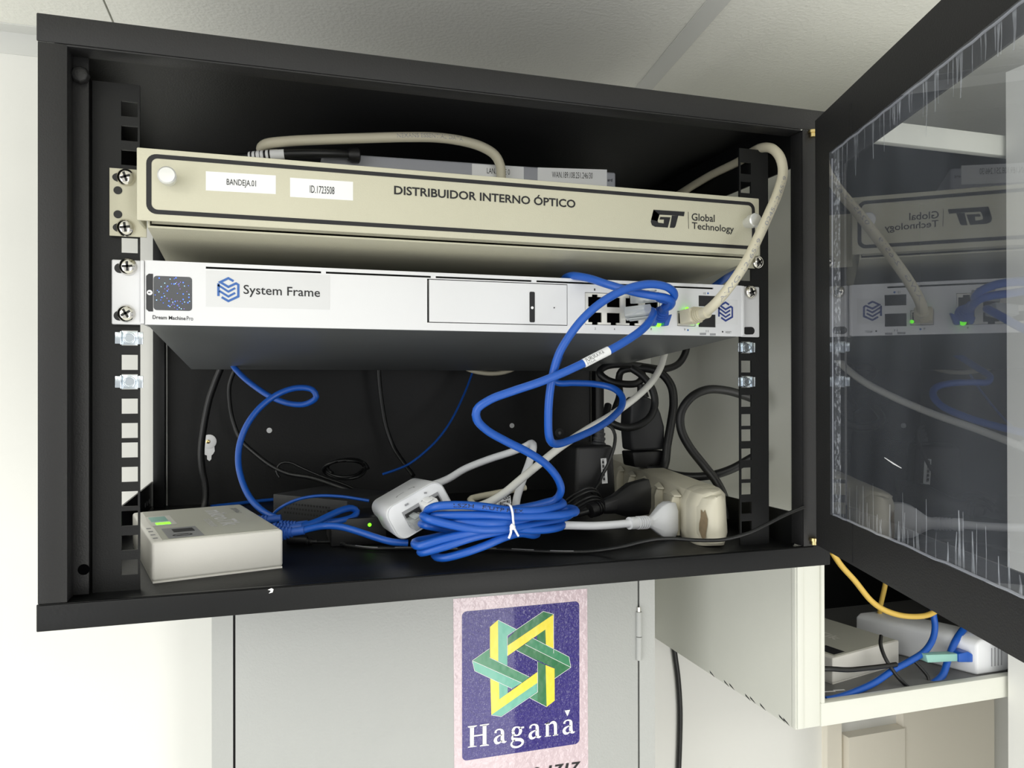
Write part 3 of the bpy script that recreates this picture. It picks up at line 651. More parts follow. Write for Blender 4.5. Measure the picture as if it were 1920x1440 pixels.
# beige lead on the top router
pts = [(-139.8,75,171.9),(-147.7,72,170.8),(-151.5,62,171.2),(-147.6,52,172.2),(-132.3,48,174.4),(-109.1,46,177.2),(-77.4,44,180.7),(-44.9,42,184),(-19.6,42,186),(2.4,44,185.7),(18.7,47,183.4),(29.8,50,178.8),(34.9,52,171.5),(36.4,54,161.2)]
t = rig('patch_cable', 'beige patch lead looping above the beige tray in front of the LAN label', 'network cable', pts[0])
MB().tube(pts, 3.9, 14).build('cord', 'cream', t)
L = MB().tube_text(pts, 3.9, 'NEXANS ESSENTIAL DATA', 128, 52, 3.2); L.build('printing', 'grey_ink', t)
pts = [(-170.4,58,161.1),(-159,54,162.2),(-147.6,50,163.2),(-132.3,48,164.8),(-116.9,47,166.3),(-101.1,48,167.9),(-88.7,52,169.4),(-80.8,58,170.1)]
t = rig('power_cable', 'black cord with a white barcode wrap lying behind the tray edge', 'power cord', pts[0])
MB().tube(pts, 3.5, 12).build('cord', 'bcord', t)
MB().tube([(-159.8,54,162.1),(-147.6,50,163.2),(-135,48.2,164.4)], 3.75, 12).build('barcode_wrap', 'white_label', t)
bw = MB()
C = catmull([(-159.8,54,162.1),(-147.6,50,163.2),(-135,48.2,164.4)], 1.0)
for i in range(2, len(C) - 8, 3):
    d = (C[i + 1] - C[i]).normalized(); bw.lathe(C[i] - d * (.25 + .2 * (i % 4)), d, [(0, 3.82), (.5 + .4 * (i % 4), 3.82)], 12)
bw.build('barcode', 'ink', t)
MB().lathe(V((-87.8,53,169.3)), (1, .1, .1), [(0, 4.2), (3, 6), (8, 6.2), (9, 5)], 16).build('plug', 'dark', t)

# blue lead with a maker's flag that ends in the tied coil
A1 = [(130.2,-22,48.1),(130.5,-30,46.6),(124.4,-40,40.4),(114.3,-46,32.2),(102.1,-50,24.8),(87.7,-52,17.2),(70.9,-53,9.4),(50.8,-53,0.4),(31.5,-52,-7.1),(12.8,-50,-13.2),(-2.3,-47,-19),(-10.5,-44,-25.6),(-9.7,-41,-32.3),(-1.5,-36,-40),(15.3,-29,-49),(33.7,-22,-57.7),(51.7,-12,-68.5),(64,-4,-81.1),(67.7,0,-89.9),(64.8,5,-97.4),(48.6,10,-102.3),(27.7,12,-106.1),(2.4,12,-116.9),(-26,4,-126.4),(-31.7,-4,-131.8),(-27.5,-12,-132.4),(-13.3,-18,-128.6),(2.2,-19,-124.1),(16.5,-18,-119.4),(30.7,-12,-118.2),(43.8,-4,-121.7),(49.1,4,-122.2),(40.6,12,-119.1),(19.8,14,-118.2),(-15.1,8,-124.7),(-38.7,0,-127.2),(-42.5,-10,-128),(-28.8,-18,-123.5),(-5.9,-20,-117.3),(16.8,-17,-114.6),(43.1,-6,-115.3),(64.7,6,-116.9),(69.6,12,-114.4),(50.7,16,-112.8),(7.6,16,-115.9),(-29.6,6,-121.1),(-45.9,-3,-121.9),(-45.2,-12,-122.8),(-28.8,-18,-117.8),(-8.1,-21,-113.6),(14.2,-19,-111.8),(40.4,-14,-116.1),(59.4,-8,-117),(69.3,2,-116.5),(66.2,10,-114.3),(41.6,15,-111.4),(6.6,12,-109.1),(-23.6,6,-104.9),(-40.2,-6,-102.2),(-39.6,-15,-103),(-21.7,-21,-107.9),(-2.8,-23,-111.6),(17.3,-22,-112.2),(41.1,-12,-112.5),(66.8,0,-111.9),(78.8,8,-108.9),(67.7,14,-106.3),(32.9,15,-107.6),(-2.3,10,-107.5),(-30.4,2,-105.5),(-37.9,-6,-100),(-33.9,-15,-95),(-17.6,-20,-93.9),(-0.5,-22,-95.6),(22,-20,-99.7),(43.5,-17,-101.2),(58.7,-10,-101),(69.5,0,-100.2),(68.1,9,-98.5),(50.7,16,-102.9),(19.8,14,-106),(-16,4,-105.8),(-34,-10,-102.2),(-21,-18,-101.2),(-2.2,-21,-101.7),(21.7,-21,-104.1),(43.2,-18,-105.3),(66.5,-12,-106.3),(79.2,-2,-106.1),(78.8,8,-105.1),(63.6,15,-107.5),(32.6,14,-110.7),(0.3,4,-109.8),(-20.1,-14,-106.5),(-2.5,-22,-107.2),(17.7,-21,-108.1),(43.1,-6,-109.7),(52.3,8,-112.9),(24,14,-116.4),(-2.8,8,-116.7),(-24.9,0,-113.3),(-37.1,-2,-110.3),(-39.5,6,-110.4)]
t = rig('network_cable', 'blue network cable with white maker flag, hanging from the gateway into a tied coil', 'network cable', A1[0])
MB().tube(A1, 3.0, 10, 2.5).build('cord', 'blue', t)
clear_plug(t, (129.6,-30,47), (-.92, .6, -.1), (0, -.3, -1))
clear_plug(t, (-38.8,12,-111), (-.2, 1, .05), (-.47, 0, .88), L=15)
fl = [(83.9,-52.2,15.4),(74.9,-53,11.3),(64.4,-53,6.2)]
f_ = MB().tube(fl, 3.25, 12, 2).build('maker_flag', 'white_label', t)
P = list(reversed(fl))
MB().tube_text(P, 3.25, 'FURUKAWA', 1.5, 15, 3.0, (-.1, -1, .55), 2).build('printing', 'ink', f_)
MB().tube_text(P, 3.25, 'FISA', 1.5, 7, 1.6, (-.1, -1, -.45), 2).build('printing', 'grey_ink', f_)
tt = [(-38.5,-9,-98.7),(-33.9,-15,-95),(-17.6,-20,-93.9),(-0.5,-22,-95.6),(22,-20,-99.7),(43.5,-17,-101.2)]; MB().tube_text(tt, 3.02, 'LSZH   F/UTP FLEX', 22, 52, 2.6).build('printing', 'ink', t)
# white twist tie round the coil
C0 = [(24.2,6,-98.5),(21.2,-12,-96.1),(19.8,-24.5,-96.2),(20.7,-25.5,-100.7),(21.1,-25.5,-105.7),(21.3,-26,-109),(20.2,-27,-111.5),(18.6,-28.5,-109.2),(19.6,-29,-108)]
t = rig('twist_tie', 'white twist tie knotted round the coiled blue cable', 'cable tie', C0[4])
b = MB().tube(C0, .85, 8, 1); b.tube([(20.1,-28.5,-108.9),(18.4,-29,-110.6),(18.7,-28,-113.9),(17.4,-27,-118.2)], .9, 8, 1); b.tube([(20,-29,-108.8),(21.9,-28,-112.5),(24.6,-27,-117.1)], .8, 8, 1)
b.lathe(V((19.9,-28,-110.1)), (0, 0, 1), [(-2, 1), (-1, 1.9), (0, 2.2), (1, 1.9), (2, 1)], 10); b.build('tie', 'wink', t)

# blue lead from the upper port, dropping behind
pts = [(136.7,-20,59.2),(138.4,-32,55.5),(141.2,-40,54.7),(139.1,-47,58.6),(131.6,-51,62.2),(119.3,-53,63.8),(107.8,-54,62.5),(92.6,-55,57.6),(76.2,-55,48.4),(62.4,-54,36.2),(52.4,-52,22.7),(46.8,-50,11.9),(43.5,-47,-2.6),(42.5,-43,-17.5),(43.5,-38,-32.8),(46.1,-32,-44.6),(51.1,-24,-50.6),(61.1,-12,-52.9),(79.1,3,-50.6),(110.3,28,-43.8),(133.9,48,-35.7),(149,63,-27.1),(153.8,73,-18.8),(150.6,84,-11.7),(137.1,95,-7.8),(119,102,-6.8),(106.2,108,-6.7),(103.2,114,-1.8),(111.7,128,7.5),(125.5,150,21.1)]
t = rig('network_cable', 'blue network cable curving from the upper port down to a sharp bend beside the washer', 'network cable', pts[0])
MB().tube(pts, 3.0, 10, 2.5).build('cord', 'blue', t)
clear_plug(t, (136.8,-25,58.2), (-.75, .85, 0), (0, -.2, 1))
# blue lead coming over the gateway's top edge
pts = [(141.5,-28,49.5),(141.5,-37,50.6),(138.6,-44,53.4),(131.6,-47,55.2),(120.8,-47,56.4),(110.2,-45,58.2),(99.8,-40,61.6),(90.7,-32,65.8),(82.6,-21,70.8),(75,-8,74.3),(74.8,6,75),(83.3,30,76),(109.7,60,76.9),(162.3,75,76.4),(221.7,75,76),(236.1,62,78.4),(242.3,56,83.7),(253.7,60,90),(285.6,90,101.1)]
t = rig('network_cable', 'blue network cable with moulded boot coming over the gateway top edge to the lower port', 'network cable', pts[0])
MB().tube(pts, 3.0, 10, 2.5).build('cord', 'blue', t)
e = V(pts[0]); boot(t, e + V((0, -2, 1)), V((145.3,-8,42.3)) - e, 3.6, 6.4, 17, 'blue_boot', 4)
b = MB().prism([(136.8,-11,42.7),(138.2,-11,37.3),(140.5,-11,36.9),(142.3,-11,42.8)], (0, -7, 0)).prism([(147.9,-11,43.4),(147,-11,37.1),(150.7,-11,37.2),(154,-11,46.5)], (0, -7, 0)); b.build('boot_fork', 'blue_boot', t, bevel=.8)

# white lead from behind the gateway to the injector
pts = [(247.5,160,36.5),(232.2,140,20.2),(222.6,130,8.1),(207,118,-5.7),(184.5,104,-19.3),(152.4,88,-35),(119.4,72,-48),(89.1,58,-61.6),(65.7,46,-74.2),(46.3,36,-85),(30.4,28,-94),(15.7,22,-100),(-1.2,14,-102.5),(-16,4,-100.7),(-23.2,4,-98.7),(-26.7,10,-99.1)]
t = rig('network_cable', 'long white network cable sagging from the gateway down to the white injector', 'network cable', pts[0])
MB().tube(pts, 3.3, 12).build('cord', 'whitec', t)
clear_plug(t, (-29.1,14,-99.5), (-.2, 1, .05), (-.47, 0, .88), 'white_label', 13)
# white mains lead of the injector
pts = [(-19.4,113,-98.4),(-7,116,-96),(5.5,118,-92),(21.6,120,-83.8),(45.5,120,-75.4),(65.2,118,-69.5),(76,112,-64.4),(79.4,104,-61),(78.2,96,-63.8),(70.5,85,-76.7),(59.8,72,-91.1),(50.1,58,-105.5),(46.2,46,-115.8),(50.7,36,-120.8),(63.8,28,-121.5),(80.5,24,-121.3),(103.7,24,-123),(123.5,26,-123.6),(140.4,28,-123.5)]
t = rig('power_cable', 'white mains cord folding behind the blue coil to a white plug in the power strip', 'power cord', pts[0])
MB().tube(pts, 3.3, 12).build('cord', 'pwhite', t)
e = V(pts[-1]); q = V((160.7,34,-124.8)); dd = (q - e).normalized()
boot(t, e - dd * 2, dd, 5.2, 5.4, (q - e).length, 'pwhite', 5, 'strain_relief')
def ring(P, y): return [V(p) for p in P]
pa = [(159.2,33,-118.2),(159.2,33,-129.9)]; ax = dd
rings = []
for k, (px, py, h, wdt, y) in enumerate(((1214, 978, 10, 6, 33), (1221, 978, 14, 7, 36), (1236, 976, 26, 9, 40), (1247, 974, 31, 10, 44), (1262, 973, 31, 10, 48))):
    pass
def orient_ring(c, hz_, wy): return [c + V((0, sy * wy, sz * hz_)) for sy, sz in ((-1, -.55), (-.55, -1), (.55, -1), (1, -.55), (1, .55), (.55, 1), (-.55, 1), (-1, .55))]
rings = [orient_ring(V(c), h, w_) for c, h, w_ in (((158.2,33,-124.4), 4.2, 4.2), ((163.2,36,-125.2), 5.5, 5), ((174,40,-125.1), 13, 8.5), ((180.7,43,-125), 15, 9.5), ((190.2,47,-125.7), 15, 9.5))]
MB().loft(rings).build('plug', 'pwhite', t, bevel=.8)
# short beige loop with barcode flag
pts = [(67.3,86,-98.1),(49.1,82,-100.1),(33.3,77,-101.5),(19.8,70,-102.2),(12,63,-103.1),(13.9,58,-106.4),(24.8,55,-106.9),(37.6,52,-107.1)]
t = rig('patch_cable', 'short beige patch lead folded behind the coil, with a barcode flag', 'network cable', pts[0])
MB().tube(pts, 2.7, 10).build('cord', 'cream', t)
fl = sticker('barcode_flag', (28.5,44,-101.2), (40.6,44,-98.3), (29.4,44,-107.7), 'white_label', t, .3)
b = MB().text('05', *[(34.7,43.8,-101.9),(40.1,43.8,-100.6),(34.7,43.8,-99.3)], bold=.02)
for k in range(7): b.stroke([lerp((31.1,43.8,-103.4), (40.1,43.8,-101.7), k / 6.5), lerp((31.1,43.8,-106.9), (40.1,43.8,-105.6), k / 6.5)], .5 + .5 * (k % 2))
b.build('barcode', 'ink', fl)

# ------------------------------------------------------------------ white injector
PI_ = thing('poe_injector', 'white rounded power injector lying tilted beside the coiled blue cable', 'power injector', (-30.7,60,-127.7))
c = V((-37.2,25,-103.6)); rl = math.radians(-28); ux = V((math.cos(rl), 0, -math.sin(rl))); uz = V((math.sin(rl), 0, math.cos(rl))); ax = V((0, .995, -.08))
HW, HH, LN, RR = 24.5, 14.2, 88, 8
def pring(y, k=1.0):
    out = []
    for cx, cz, a0 in ((HW - RR, HH - RR, 0), (-HW + RR, HH - RR, 90), (-HW + RR, -HH + RR, 180), (HW - RR, -HH + RR, 270)):
        for i in range(7):
            a = math.radians(a0 + 15 * i); out.append(c + ax * y + (ux * (cx + RR * math.cos(a)) + uz * (cz + RR * math.sin(a))) * k)
    return out
bd = MB().loft([pring(.6, .93), pring(0, .955), pring(.4, .975), pring(1.6, 1), pring(LN - 2, 1), pring(LN, .96)])
bo = bd.build('body', 'pwhite', PI_)
def pf(x, z, y=-.35): return c + ux * x + uz * z + ax * y
b = MB(); jk = []
for x0 in (-12.5, 4):
    o = MB().prism([pf(x0, -7.5), pf(x0 + 14.5, -7.5), pf(x0 + 14.5, 5.5), pf(x0, 5.5)], ax * .8).build('port_rim', 'grey_ink', PI_)
    MB().fan([pf(x0 + 1, -6.5, -.45), pf(x0 + 13.5, -6.5, -.45), pf(x0 + 13.5, 3, -.45), pf(x0 + 1, 3, -.45)]).build('port_opening', 'dark', o)
def pt_(x, y, z=HH + .1): return c + ux * x + ax * y + uz * z
for b in (MB().stroke([pt_(-8, 26), pt_(-6, 31), pt_(0, 33)], 1.1, uz), MB().stroke([pt_(4, 34), pt_(8, 30), pt_(8, 24)], 1.1, uz), MB().stroke([pf(-8, 9), pf(-5, 9)], 1.4), MB().stroke([pf(9, 10), pf(11, 9)], 1.4)): b.build('printed_mark', 'grey_ink', bo)
MB().stroke([pt_(-3, 20), pt_(4, 20)], 1.2, uz).build('status_light', 'wink', bo)
# ------------------------------------------------------------------ white box routers
def box_router(label, A, B, depth, h, zb, big=True):
    A, B = V(A), V(B); u = (B - A); W = u.length; u.normalize(); v = V((-u.y, u.x, 0)); z = V((0, 0, 1))
    t = thing('box_router', label, 'router', (A + B) / 2 + v * depth / 2)
    def q(x, y, k): return A + u * x + v * y + z * k
    b = MB().hexa([q(0, 0, 1), q(W, 0, 1), q(W, depth, 1), q(0, depth, 1), q(0, 0, h), q(W, 0, h), q(W, depth, h), q(0, depth, h)])
    bo = b.build('case', 'rwhite', t, bevel=2.2 if big else 1.6, seg=3)
    MB().hexa([q(.6, .6, 0), q(W - .6, .6, 0), q(W - .6, depth - .6, 0), q(.6, depth - .6, 0), q(.6, .6, 1.3), q(W - .6, .6, 1.3), q(W - .6, depth - .6, 1.3), q(.6, depth - .6, 1.3)]).build('base', 'rwhite', t)
    MB().prism([q(7, 2.6, h), q(W - 2.6, 2.6, h), q(W - 2.6, depth - 3, h), q(7, depth - 3, h)], (0, 0, .35)).build('top_inlay', 'rtop', t)
    return t, q, W
t, q, W = box_router('white box router in the lower left corner of the black rack', (-221,13,-142), (-136.2,33.6,-142), 142, 28, -142)
H = 28.5
st = MB().prism([q(11, 5, H), q(34, 5, H), q(34, 46, H), q(11, 46, H)], (0, 0, .15)).build('sticker', 'grey_ink', t); lab(st, 'grey sticker with round mark')
b = MB().prism([q(17, 26, H + .2), q(31, 26, H + .2), q(31, 40, H + .2), q(17, 40, H + .2)], (0, 0, .05)); b.build('barcode', 'dkgrey', st)
b = MB(); Rg = [q(21 + 6 * math.cos(a), 14 + 4 * math.sin(a), H + .25) for a in [i * .393 for i in range(16)]]; b.stroke(Rg + [Rg[0]], 1.3, (0, 0, 1)); b.stroke([q(17, 12, H + .25), q(25, 16, H + .25)], 1.2, (0, 0, 1)); b.build('round_mark', 'ink', st)
b = MB().text('mikroTik', q(52, 118, H), q(52, 36, H), q(66, 118, H), .02); b.text('ROUTERBOARD', q(44, 74, H), q(44, 36, H), q(48.5, 74, H), .01); b.build('lettering', 'wink', t)
MB().text('RB750r2', q(73, 120, H), q(73, 92, H), q(77.5, 120, H)).build('lettering', 'grey_ink', t)
MB().prism([q(6, 62, H), q(24, 62, H), q(24, 108, H), q(6, 108, H)], (0, 0, .1)).build('light_window', 'rwhite', t)
MB().prism([q(8, 80, H + .1), q(20, 80, H + .1), q(20, 104, H + .1), q(8, 104, H + .1)], (0, 0, .1)).build('teal_label', 'teal', t)
MB().prism([q(10, 66, H + .2), q(20, 66, H + .2), q(20, 69, H + .2), q(10, 69, H + .2)], (0, 0, .1)).prism([q(10, 71, H + .2), q(20, 71, H + .2), q(20, 74, H + .2), q(10, 74, H + .2)], (0, 0, .1)).build('led', 'led', t)
b = MB()
for y in (12, 26, 40, 54): b.prism([q(2, y, H - .45), q(5, y, H - .45), q(5, y + 3, H - .45), q(2, y + 3, H - .45)], (0, 0, .15))
b.build('port_number', 'grey_ink', t)

# blue leads at the router's port side
pts = [(-181,255,12),(-178.8,250,8.7),(-171.1,242,0.2),(-158.6,228,-10.2),(-143.9,214,-19.8),(-127.1,200,-25.8),(-113.1,188,-25.6),(-104.8,180,-19.1),(-108.2,180,-12.7),(-120.4,184,-10.7),(-136.9,186,-15.6),(-153.2,184,-27.6),(-165.4,180,-44.2),(-171.6,176,-62),(-172.3,170,-78.1),(-168.4,160,-93.6),(-161.5,146,-105.9),(-150.4,130,-115.4),(-139.8,112,-118.5)]
t = rig('network_cable', 'blue network cable looping once on the left and dropping to the white router', 'network cable', pts[-1])
MB().tube(pts, 2.8, 10).build('cord', 'blue', t); e = V(pts[-1])
boot(t, e + V((3, 0, 0)), (-1, .2, -.1), 3.2, 5.6, 26, 'blue_boot')
pts = [(-123.4,70,-119.1),(-111.6,78,-117.8),(-100.6,88,-114.9),(-89.2,98,-112.2),(-79.7,106,-112.1),(-75.5,108,-115.3),(-78.2,104,-118.6),(-87,98,-120.3),(-98,96,-121.1),(-108.5,98,-122.2),(-118,104,-123.1)]
t = rig('network_cable', 'short blue network cable making a flat loop beside the white router', 'network cable', pts[0])
MB().tube(pts, 2.8, 10).build('cord', 'blue', t); e = V(pts[0])
boot(t, e + V((2, 0, 0)), (-1, .25, -.12), 3.2, 5.8, 22, 'blue_boot'); boot(t, V(pts[-1]) + V((2, 0, 0)), (-1, .2, -.1), 3.2, 5.6, 22, 'blue_boot')
pts = [(-123.6,52,-119.2),(-114.8,55,-117.8),(-104.7,58,-117.3),(-92.8,56,-118.4),(-79.1,50,-122.2),(-67.6,44,-125.9),(-56.3,38,-128.8),(-44.3,36,-129.9)]
t = rig('network_cable', 'blue network cable running from the white router under the white injector', 'network cable', pts[0])
MB().tube(pts, 2.7, 10).build('cord', 'blue', t); e = V(pts[0]); boot(t, e + V((3, 0, .5)), (-1, .25, -.14), 3.2, 6, 22, 'blue_boot')
cable('thin_cable', 'thin blue cable arching in front of the black switch', [(-143.1,150,-121.2),(-140.4,148,-117.8),(-134.2,146,-113.2),(-121.8,143,-107.8),(-106.2,140,-105.2),(-86,136,-106.1),(-62.6,130,-110)], 1.35, 'blue')
cable('thin_cable', 'thin blue cable hanging in a curve on the bare black rear panel', [(89.2,340,18.6),(83.9,335,7),(72.3,325,-16.3),(51.1,308,-49.7),(29.2,292,-72.4),(-0.7,275,-92.5),(-18.2,266,-98.4),(-32.6,260,-101.8)], 1.3, 'blue')
cable('thin_cable', 'blue cable lying along the back edge behind the black switch', [(-207.3,340.5,-139.5),(-183.4,352.5,-139.5),(-161.2,366.1,-139.5),(-138,375.8,-139.5),(-114,386,-139.5)], 2.0, 'blue')

# black leads
cable('power_cable', 'thick black cord hanging straight down past the white keyhole washer', [(-192.2,315,20.3),(-195.6,318,10.2),(-201.2,322,-3.9),(-207.8,326,-23.8),(-213.4,330,-52.3),(-216.4,334,-78.1),(-215.5,336,-98.4),(-212.3,336,-118.5),(-212.7,334,-135.4),(-214.5,330,-144.4)], 3.6, 'bcord', 'power cord')
cable('power_cable', 'black cord hanging left of the blue loop and bending right along the rear panel', [(-175,310,18),(-181.5,312,7.9),(-187,316,-7.9),(-187.2,320,-25),(-183.7,324,-46.8),(-175.5,322,-66.8),(-161.3,316,-81),(-143.9,306,-94.3),(-127.7,295,-101.6),(-103.9,280,-105.3),(-76.3,250,-112.8),(-53.1,210,-119.2),(-35.1,180,-128)], 2.4, 'bcord', 'power cord')
cable('power_cable', 'dull black cord on the middle of the rear panel above the injector', [(-27,335,20.1),(-26.1,338,-0.7),(-22.8,340,-28.4),(-17.9,340,-56.2),(-10.1,335,-79.4),(-1.4,320,-95.5),(6.6,300,-109.3)], 2.7, 'bcord', 'power cord')
cable('thin_cable', 'thin black cord in a small arch above the black switch', [(-136.3,300,-105.8),(-139.6,302,-99.7),(-135.2,302,-91.4),(-126.5,300,-90.3),(-111.4,294,-97),(-92.6,286,-105.3),(-69.1,270,-113.3),(-45.2,240,-124.8),(-30.6,210,-135)], 1.3, 'bcord')
pts = []
for i in range(40):
    a = i * .42; k = i / 39; pts.append((V((-68.9,285,-98.1)) + V((24 * math.cos(a) * (1 - .25 * k), 8 * math.sin(i * .9), 11 * math.sin(a) * (1 - .3 * k) + 2 * k))))
cable('thin_cable', 'small coil of thin black cord resting behind the injector', pts, 1.7, 'bcord', 'coiled cord')
cable('power_cable', 'thick black cord making a wide arc beside the right rail', [(326.2,108,-30.3),(317.7,110,-23.9),(305.6,113,-19),(287.3,116,-14.2),(268,119,-13.6),(251.8,121,-21),(241.7,123,-35.7),(241.6,123,-52.5),(249.3,120,-69.9),(261.8,114,-88.1),(270.4,104,-104.5),(272.2,94,-119.3),(269.9,86,-137.4)], 4.3, 'bcord', 'power cord', 12)
cable('power_cable', 'thick black cord lying low behind the power strip towards the right rail', [(234.8,180,-96.5),(243.7,172,-97.6),(253.3,160,-101.7),(268.8,146,-102.9),(286.2,134,-100.1),(302.2,125,-93.2),(316.2,118,-83.8),(328.9,112,-75.6)], 4.4, 'bcord', 'power cord', 12)
cable('power_cable', 'thick black cord arching down behind the dark connector body', [(235.8,205,9.9),(247.6,198,8.6),(258.1,190,2.2),(264.4,183,-10.4),(264.7,179,-27.5),(259.8,176,-50),(254.2,174,-72.3),(250.6,172,-90.6),(242.8,168,-103.3)], 4.6, 'bcord', 'power cord', 12)
cable('power_cable', 'thick black cord twisted in loops just under the gateway', [(303.2,215,40.5),(297.3,212,25.9),(288.1,210,15),(268,206,8.9),(244.3,204,11.1),(219.7,206,13.9),(200.2,210,11.5),(191.8,208,5.1),(197.8,202,-2.9),(214.9,196,-7.5),(230.2,194,-6.4),(239,200,2.3),(233.4,208,8.8),(220.4,214,6.5),(218.1,216,-4.5),(217.4,212,-19.1),(208.3,206,-36.2)], 3.9, 'bcord', 'power cord', 12)
cable('power_cable', 'thick black cord curling round in front of the dark connector body', [(214.3,178,9.2),(224.7,172,0.7),(233.1,168,-12),(235.7,166,-27),(229.7,164,-40.7),(217.5,164,-49.3),(203.4,166,-52.5),(191.5,170,-49.2),(186.8,178,-42.8),(193.5,190,-29.9)], 3.9, 'bcord', 'power cord', 12)
cable('thin_cable', 'thin black cord bending over the adapter sticker', [(156.9,112,-46.4),(160.4,110,-48.3),(162.8,107,-55.2),(160.8,104,-64.9),(157.1,103,-74.7),(152.7,103,-84.5),(147.3,103,-93.2),(143.9,100,-98.6),(134.7,96,-107.5)], 1.6, 'bcord')
t = rig('cord_bundle', 'bunched thin black cords between the coil and the power strip', 'cord bundle', (120.1,80,-107.1))
for k in range(5): MB().tube([(105,84,-110.8),(111.7,78,-104.1),(121,76,-99.6),(130,78,-101.6),(136.8,84,-108.4)] if k == 0 else [V(p) + V((k * .8, -k * 2.5, -k * 3.4 + (k % 2))) for p in [(105,84,-110.8),(111.7,78,-104.1),(121,76,-99.6),(130,78,-101.6),(136.8,84,-108.4)]], 1.1, 8).build('strand', 'bcord', t)

# dark mains connector hanging behind
t = thing('mains_connector', 'dark grey moulded mains connector hanging upright behind the cords', 'power connector', (238.7,190,-93.1))
MB().prism([(214.8,178,-28.2),(222.2,178,-21.5),(233.3,178,-21),(243.3,178,-25.6),(249.6,178,-38.6),(253.9,178,-52.8),(253.9,178,-77.1),(215.9,178,-77.8),(213.5,178,-52.1)], (0, 26, 0)).build('body', 'dkgrey', t, bevel=3, seg=3)
MB().prism([(215.4,177,-78.8),(253.3,177,-78.2),(251.4,177,-93.4),(246.4,177,-97.7),(217.8,177,-94.5)], (0, 28, 0)).build('sleeve', 'dark', t, bevel=2)
MB().lathe((234.4,191,-21.8), (-.1, 0, 1), [(0, 7), (6, 5.5), (14, 4.6)], 12).build('neck', 'dark', t)

# black adapter
t = thing('power_adapter', 'boxy black power adapter with a white barcode sticker, standing left of the power strip', 'power adapter', (152,130,-130.7))
x0, x1 = V((124.5,112,-86.9)).x, V((163.4,112,-88.2)).x; zt = V((136.3,112,-65.4)).z
MB().hexa([(x0, 112, -128), (x1 + 4, 112, -128), (x1 + 4, 166, -128), (x0, 166, -128), (x0 + 2, 112, zt), (x1, 112, zt), (x1, 166, zt), (x0 + 2, 166, zt)]).build('case', 'dark', t, bevel=3.5, seg=3)
fl = sticker('barcode_sticker', (150.4,111.6,-77.7), (156.1,111.6,-77.4), (151.7,111.6,-101.3), 'white_label', t, .3)
b = MB()
for k in range(16): b.stroke([lerp((151.4,111.4,-78.8), (152.7,111.4,-99.8), k / 16), lerp((153.6,111.4,-78.8), (154.9,111.4,-99.9), k / 16)], .5 + .45 * ((k * 7) % 3))
b.build('barcode', 'ink', fl)
MB().lathe((156.1,130,-66.2), (.12, 0, 1), [(0, 7.5), (2, 7), (3, 5.6), (5, 5.6), (5.2, 6.2), (7.5, 6), (7.6, 4.8), (9.5, 4.8), (9.6, 5.6), (12, 5.4), (12.1, 4.2), (15, 4)], 14).build('strain_relief', 'dkgrey', t)
# black switch at the back
t = thing('network_switch', 'small black network switch with rows of vent holes at the back', 'network switch', (-105.4,250,-136.3))
P = [(-143,224.3,-113),(-79.1,156.3,-113)]; A, B = V(P[0]), V(P[1]); u = (B - A); Wd = u.length; u.normalize(); v = V((-u.y, u.x, 0))
def q(x, y, k): return A + u * x + v * y + V((0, 0, k))
MB().hexa([q(0, 0, -28.8), q(Wd, 0, -28.8), q(Wd, 70, -28.8), q(0, 70, -28.8), q(0, 0, 0), q(Wd, 0, 0), q(Wd, 70, 0), q(0, 70, 0)]).build('case', 'dkgrey', t, bevel=.8)
b = MB()
for i in range(16):
    for j in range(3): b.disc(q(Wd * (.17 + .04 * i + .01 * (j % 2)), -.1, -8 - 4.2 * j), 1.1, -v, 8)
b.build('vent', 'dark', t)
MB().obox(q(Wd - 6, 2, -16), u * 1, v * 2.2, V((0, 0, 1))).build('led', 'led', t)

# ------------------------------------------------------------------ power strip
PS = thing('power_strip', 'grubby cream power strip with angled sockets, lying on the right of the rack floor', 'power strip', (247.4,120,-133.9))
N0 = V((190, 14, -142)); sa = V((.2, .98, 0)).normalized(); sx_ = V((sa.y, -sa.x, 0)); LS = 330
def sp(a, x, z): return N0 + sa * a + sx_ * x + V((0, 0, z))
prof = [(2, 0), (-1, 8), (-1, 34), (3, 43), (10, 46), (24, 47), (29, 42), (31, 10), (28, 0)]
def sring(a, kx=1.0, kz=1.0): return [sp(a, 15 + (x - 15) * kx, 23.5 + (z - 23.5) * kz) for x, z in prof]
def nose(a0, L, n=8, k=1.0, kz=1.0): return [sring(a0 - L * math.sin(t), max(.05, math.cos(t)) * k, kz * (1 - .06 * math.sin(t) ** 4)) for t in [math.radians(88) * (1 - i / n) for i in range(n + 1)]]
MB().loft(nose(6, 17) + [sring(LS)]).build('body', 'strip', PS, bevel=.4)
MB().loft(nose(6, 23, 8, .9, .86) + [sring(10, .9, .86)]).build('end_cap', 'strip', PS)
MB().loft(nose(18, 17.6, 8, 1.03, 1.015) + [sring(26, 1.03, 1.015)]).build('end_collar', 'strip', PS, bevel=.4)
def nq(t, z, k=1.05): return sp(6 - 24.4 * math.sin(t), 15 - 15.4 * math.cos(t) * k, z)
MB().fan([nq(math.radians(48) + .2 * math.cos(i * .52) * (1 + .25 * math.sin(i * 2.1)), 19 + 12 * math.sin(i * .52) * (1 + .2 * math.cos(i * 3.3)), 1.0) for i in range(12)]).build('glue_stain', 'grime', PS)
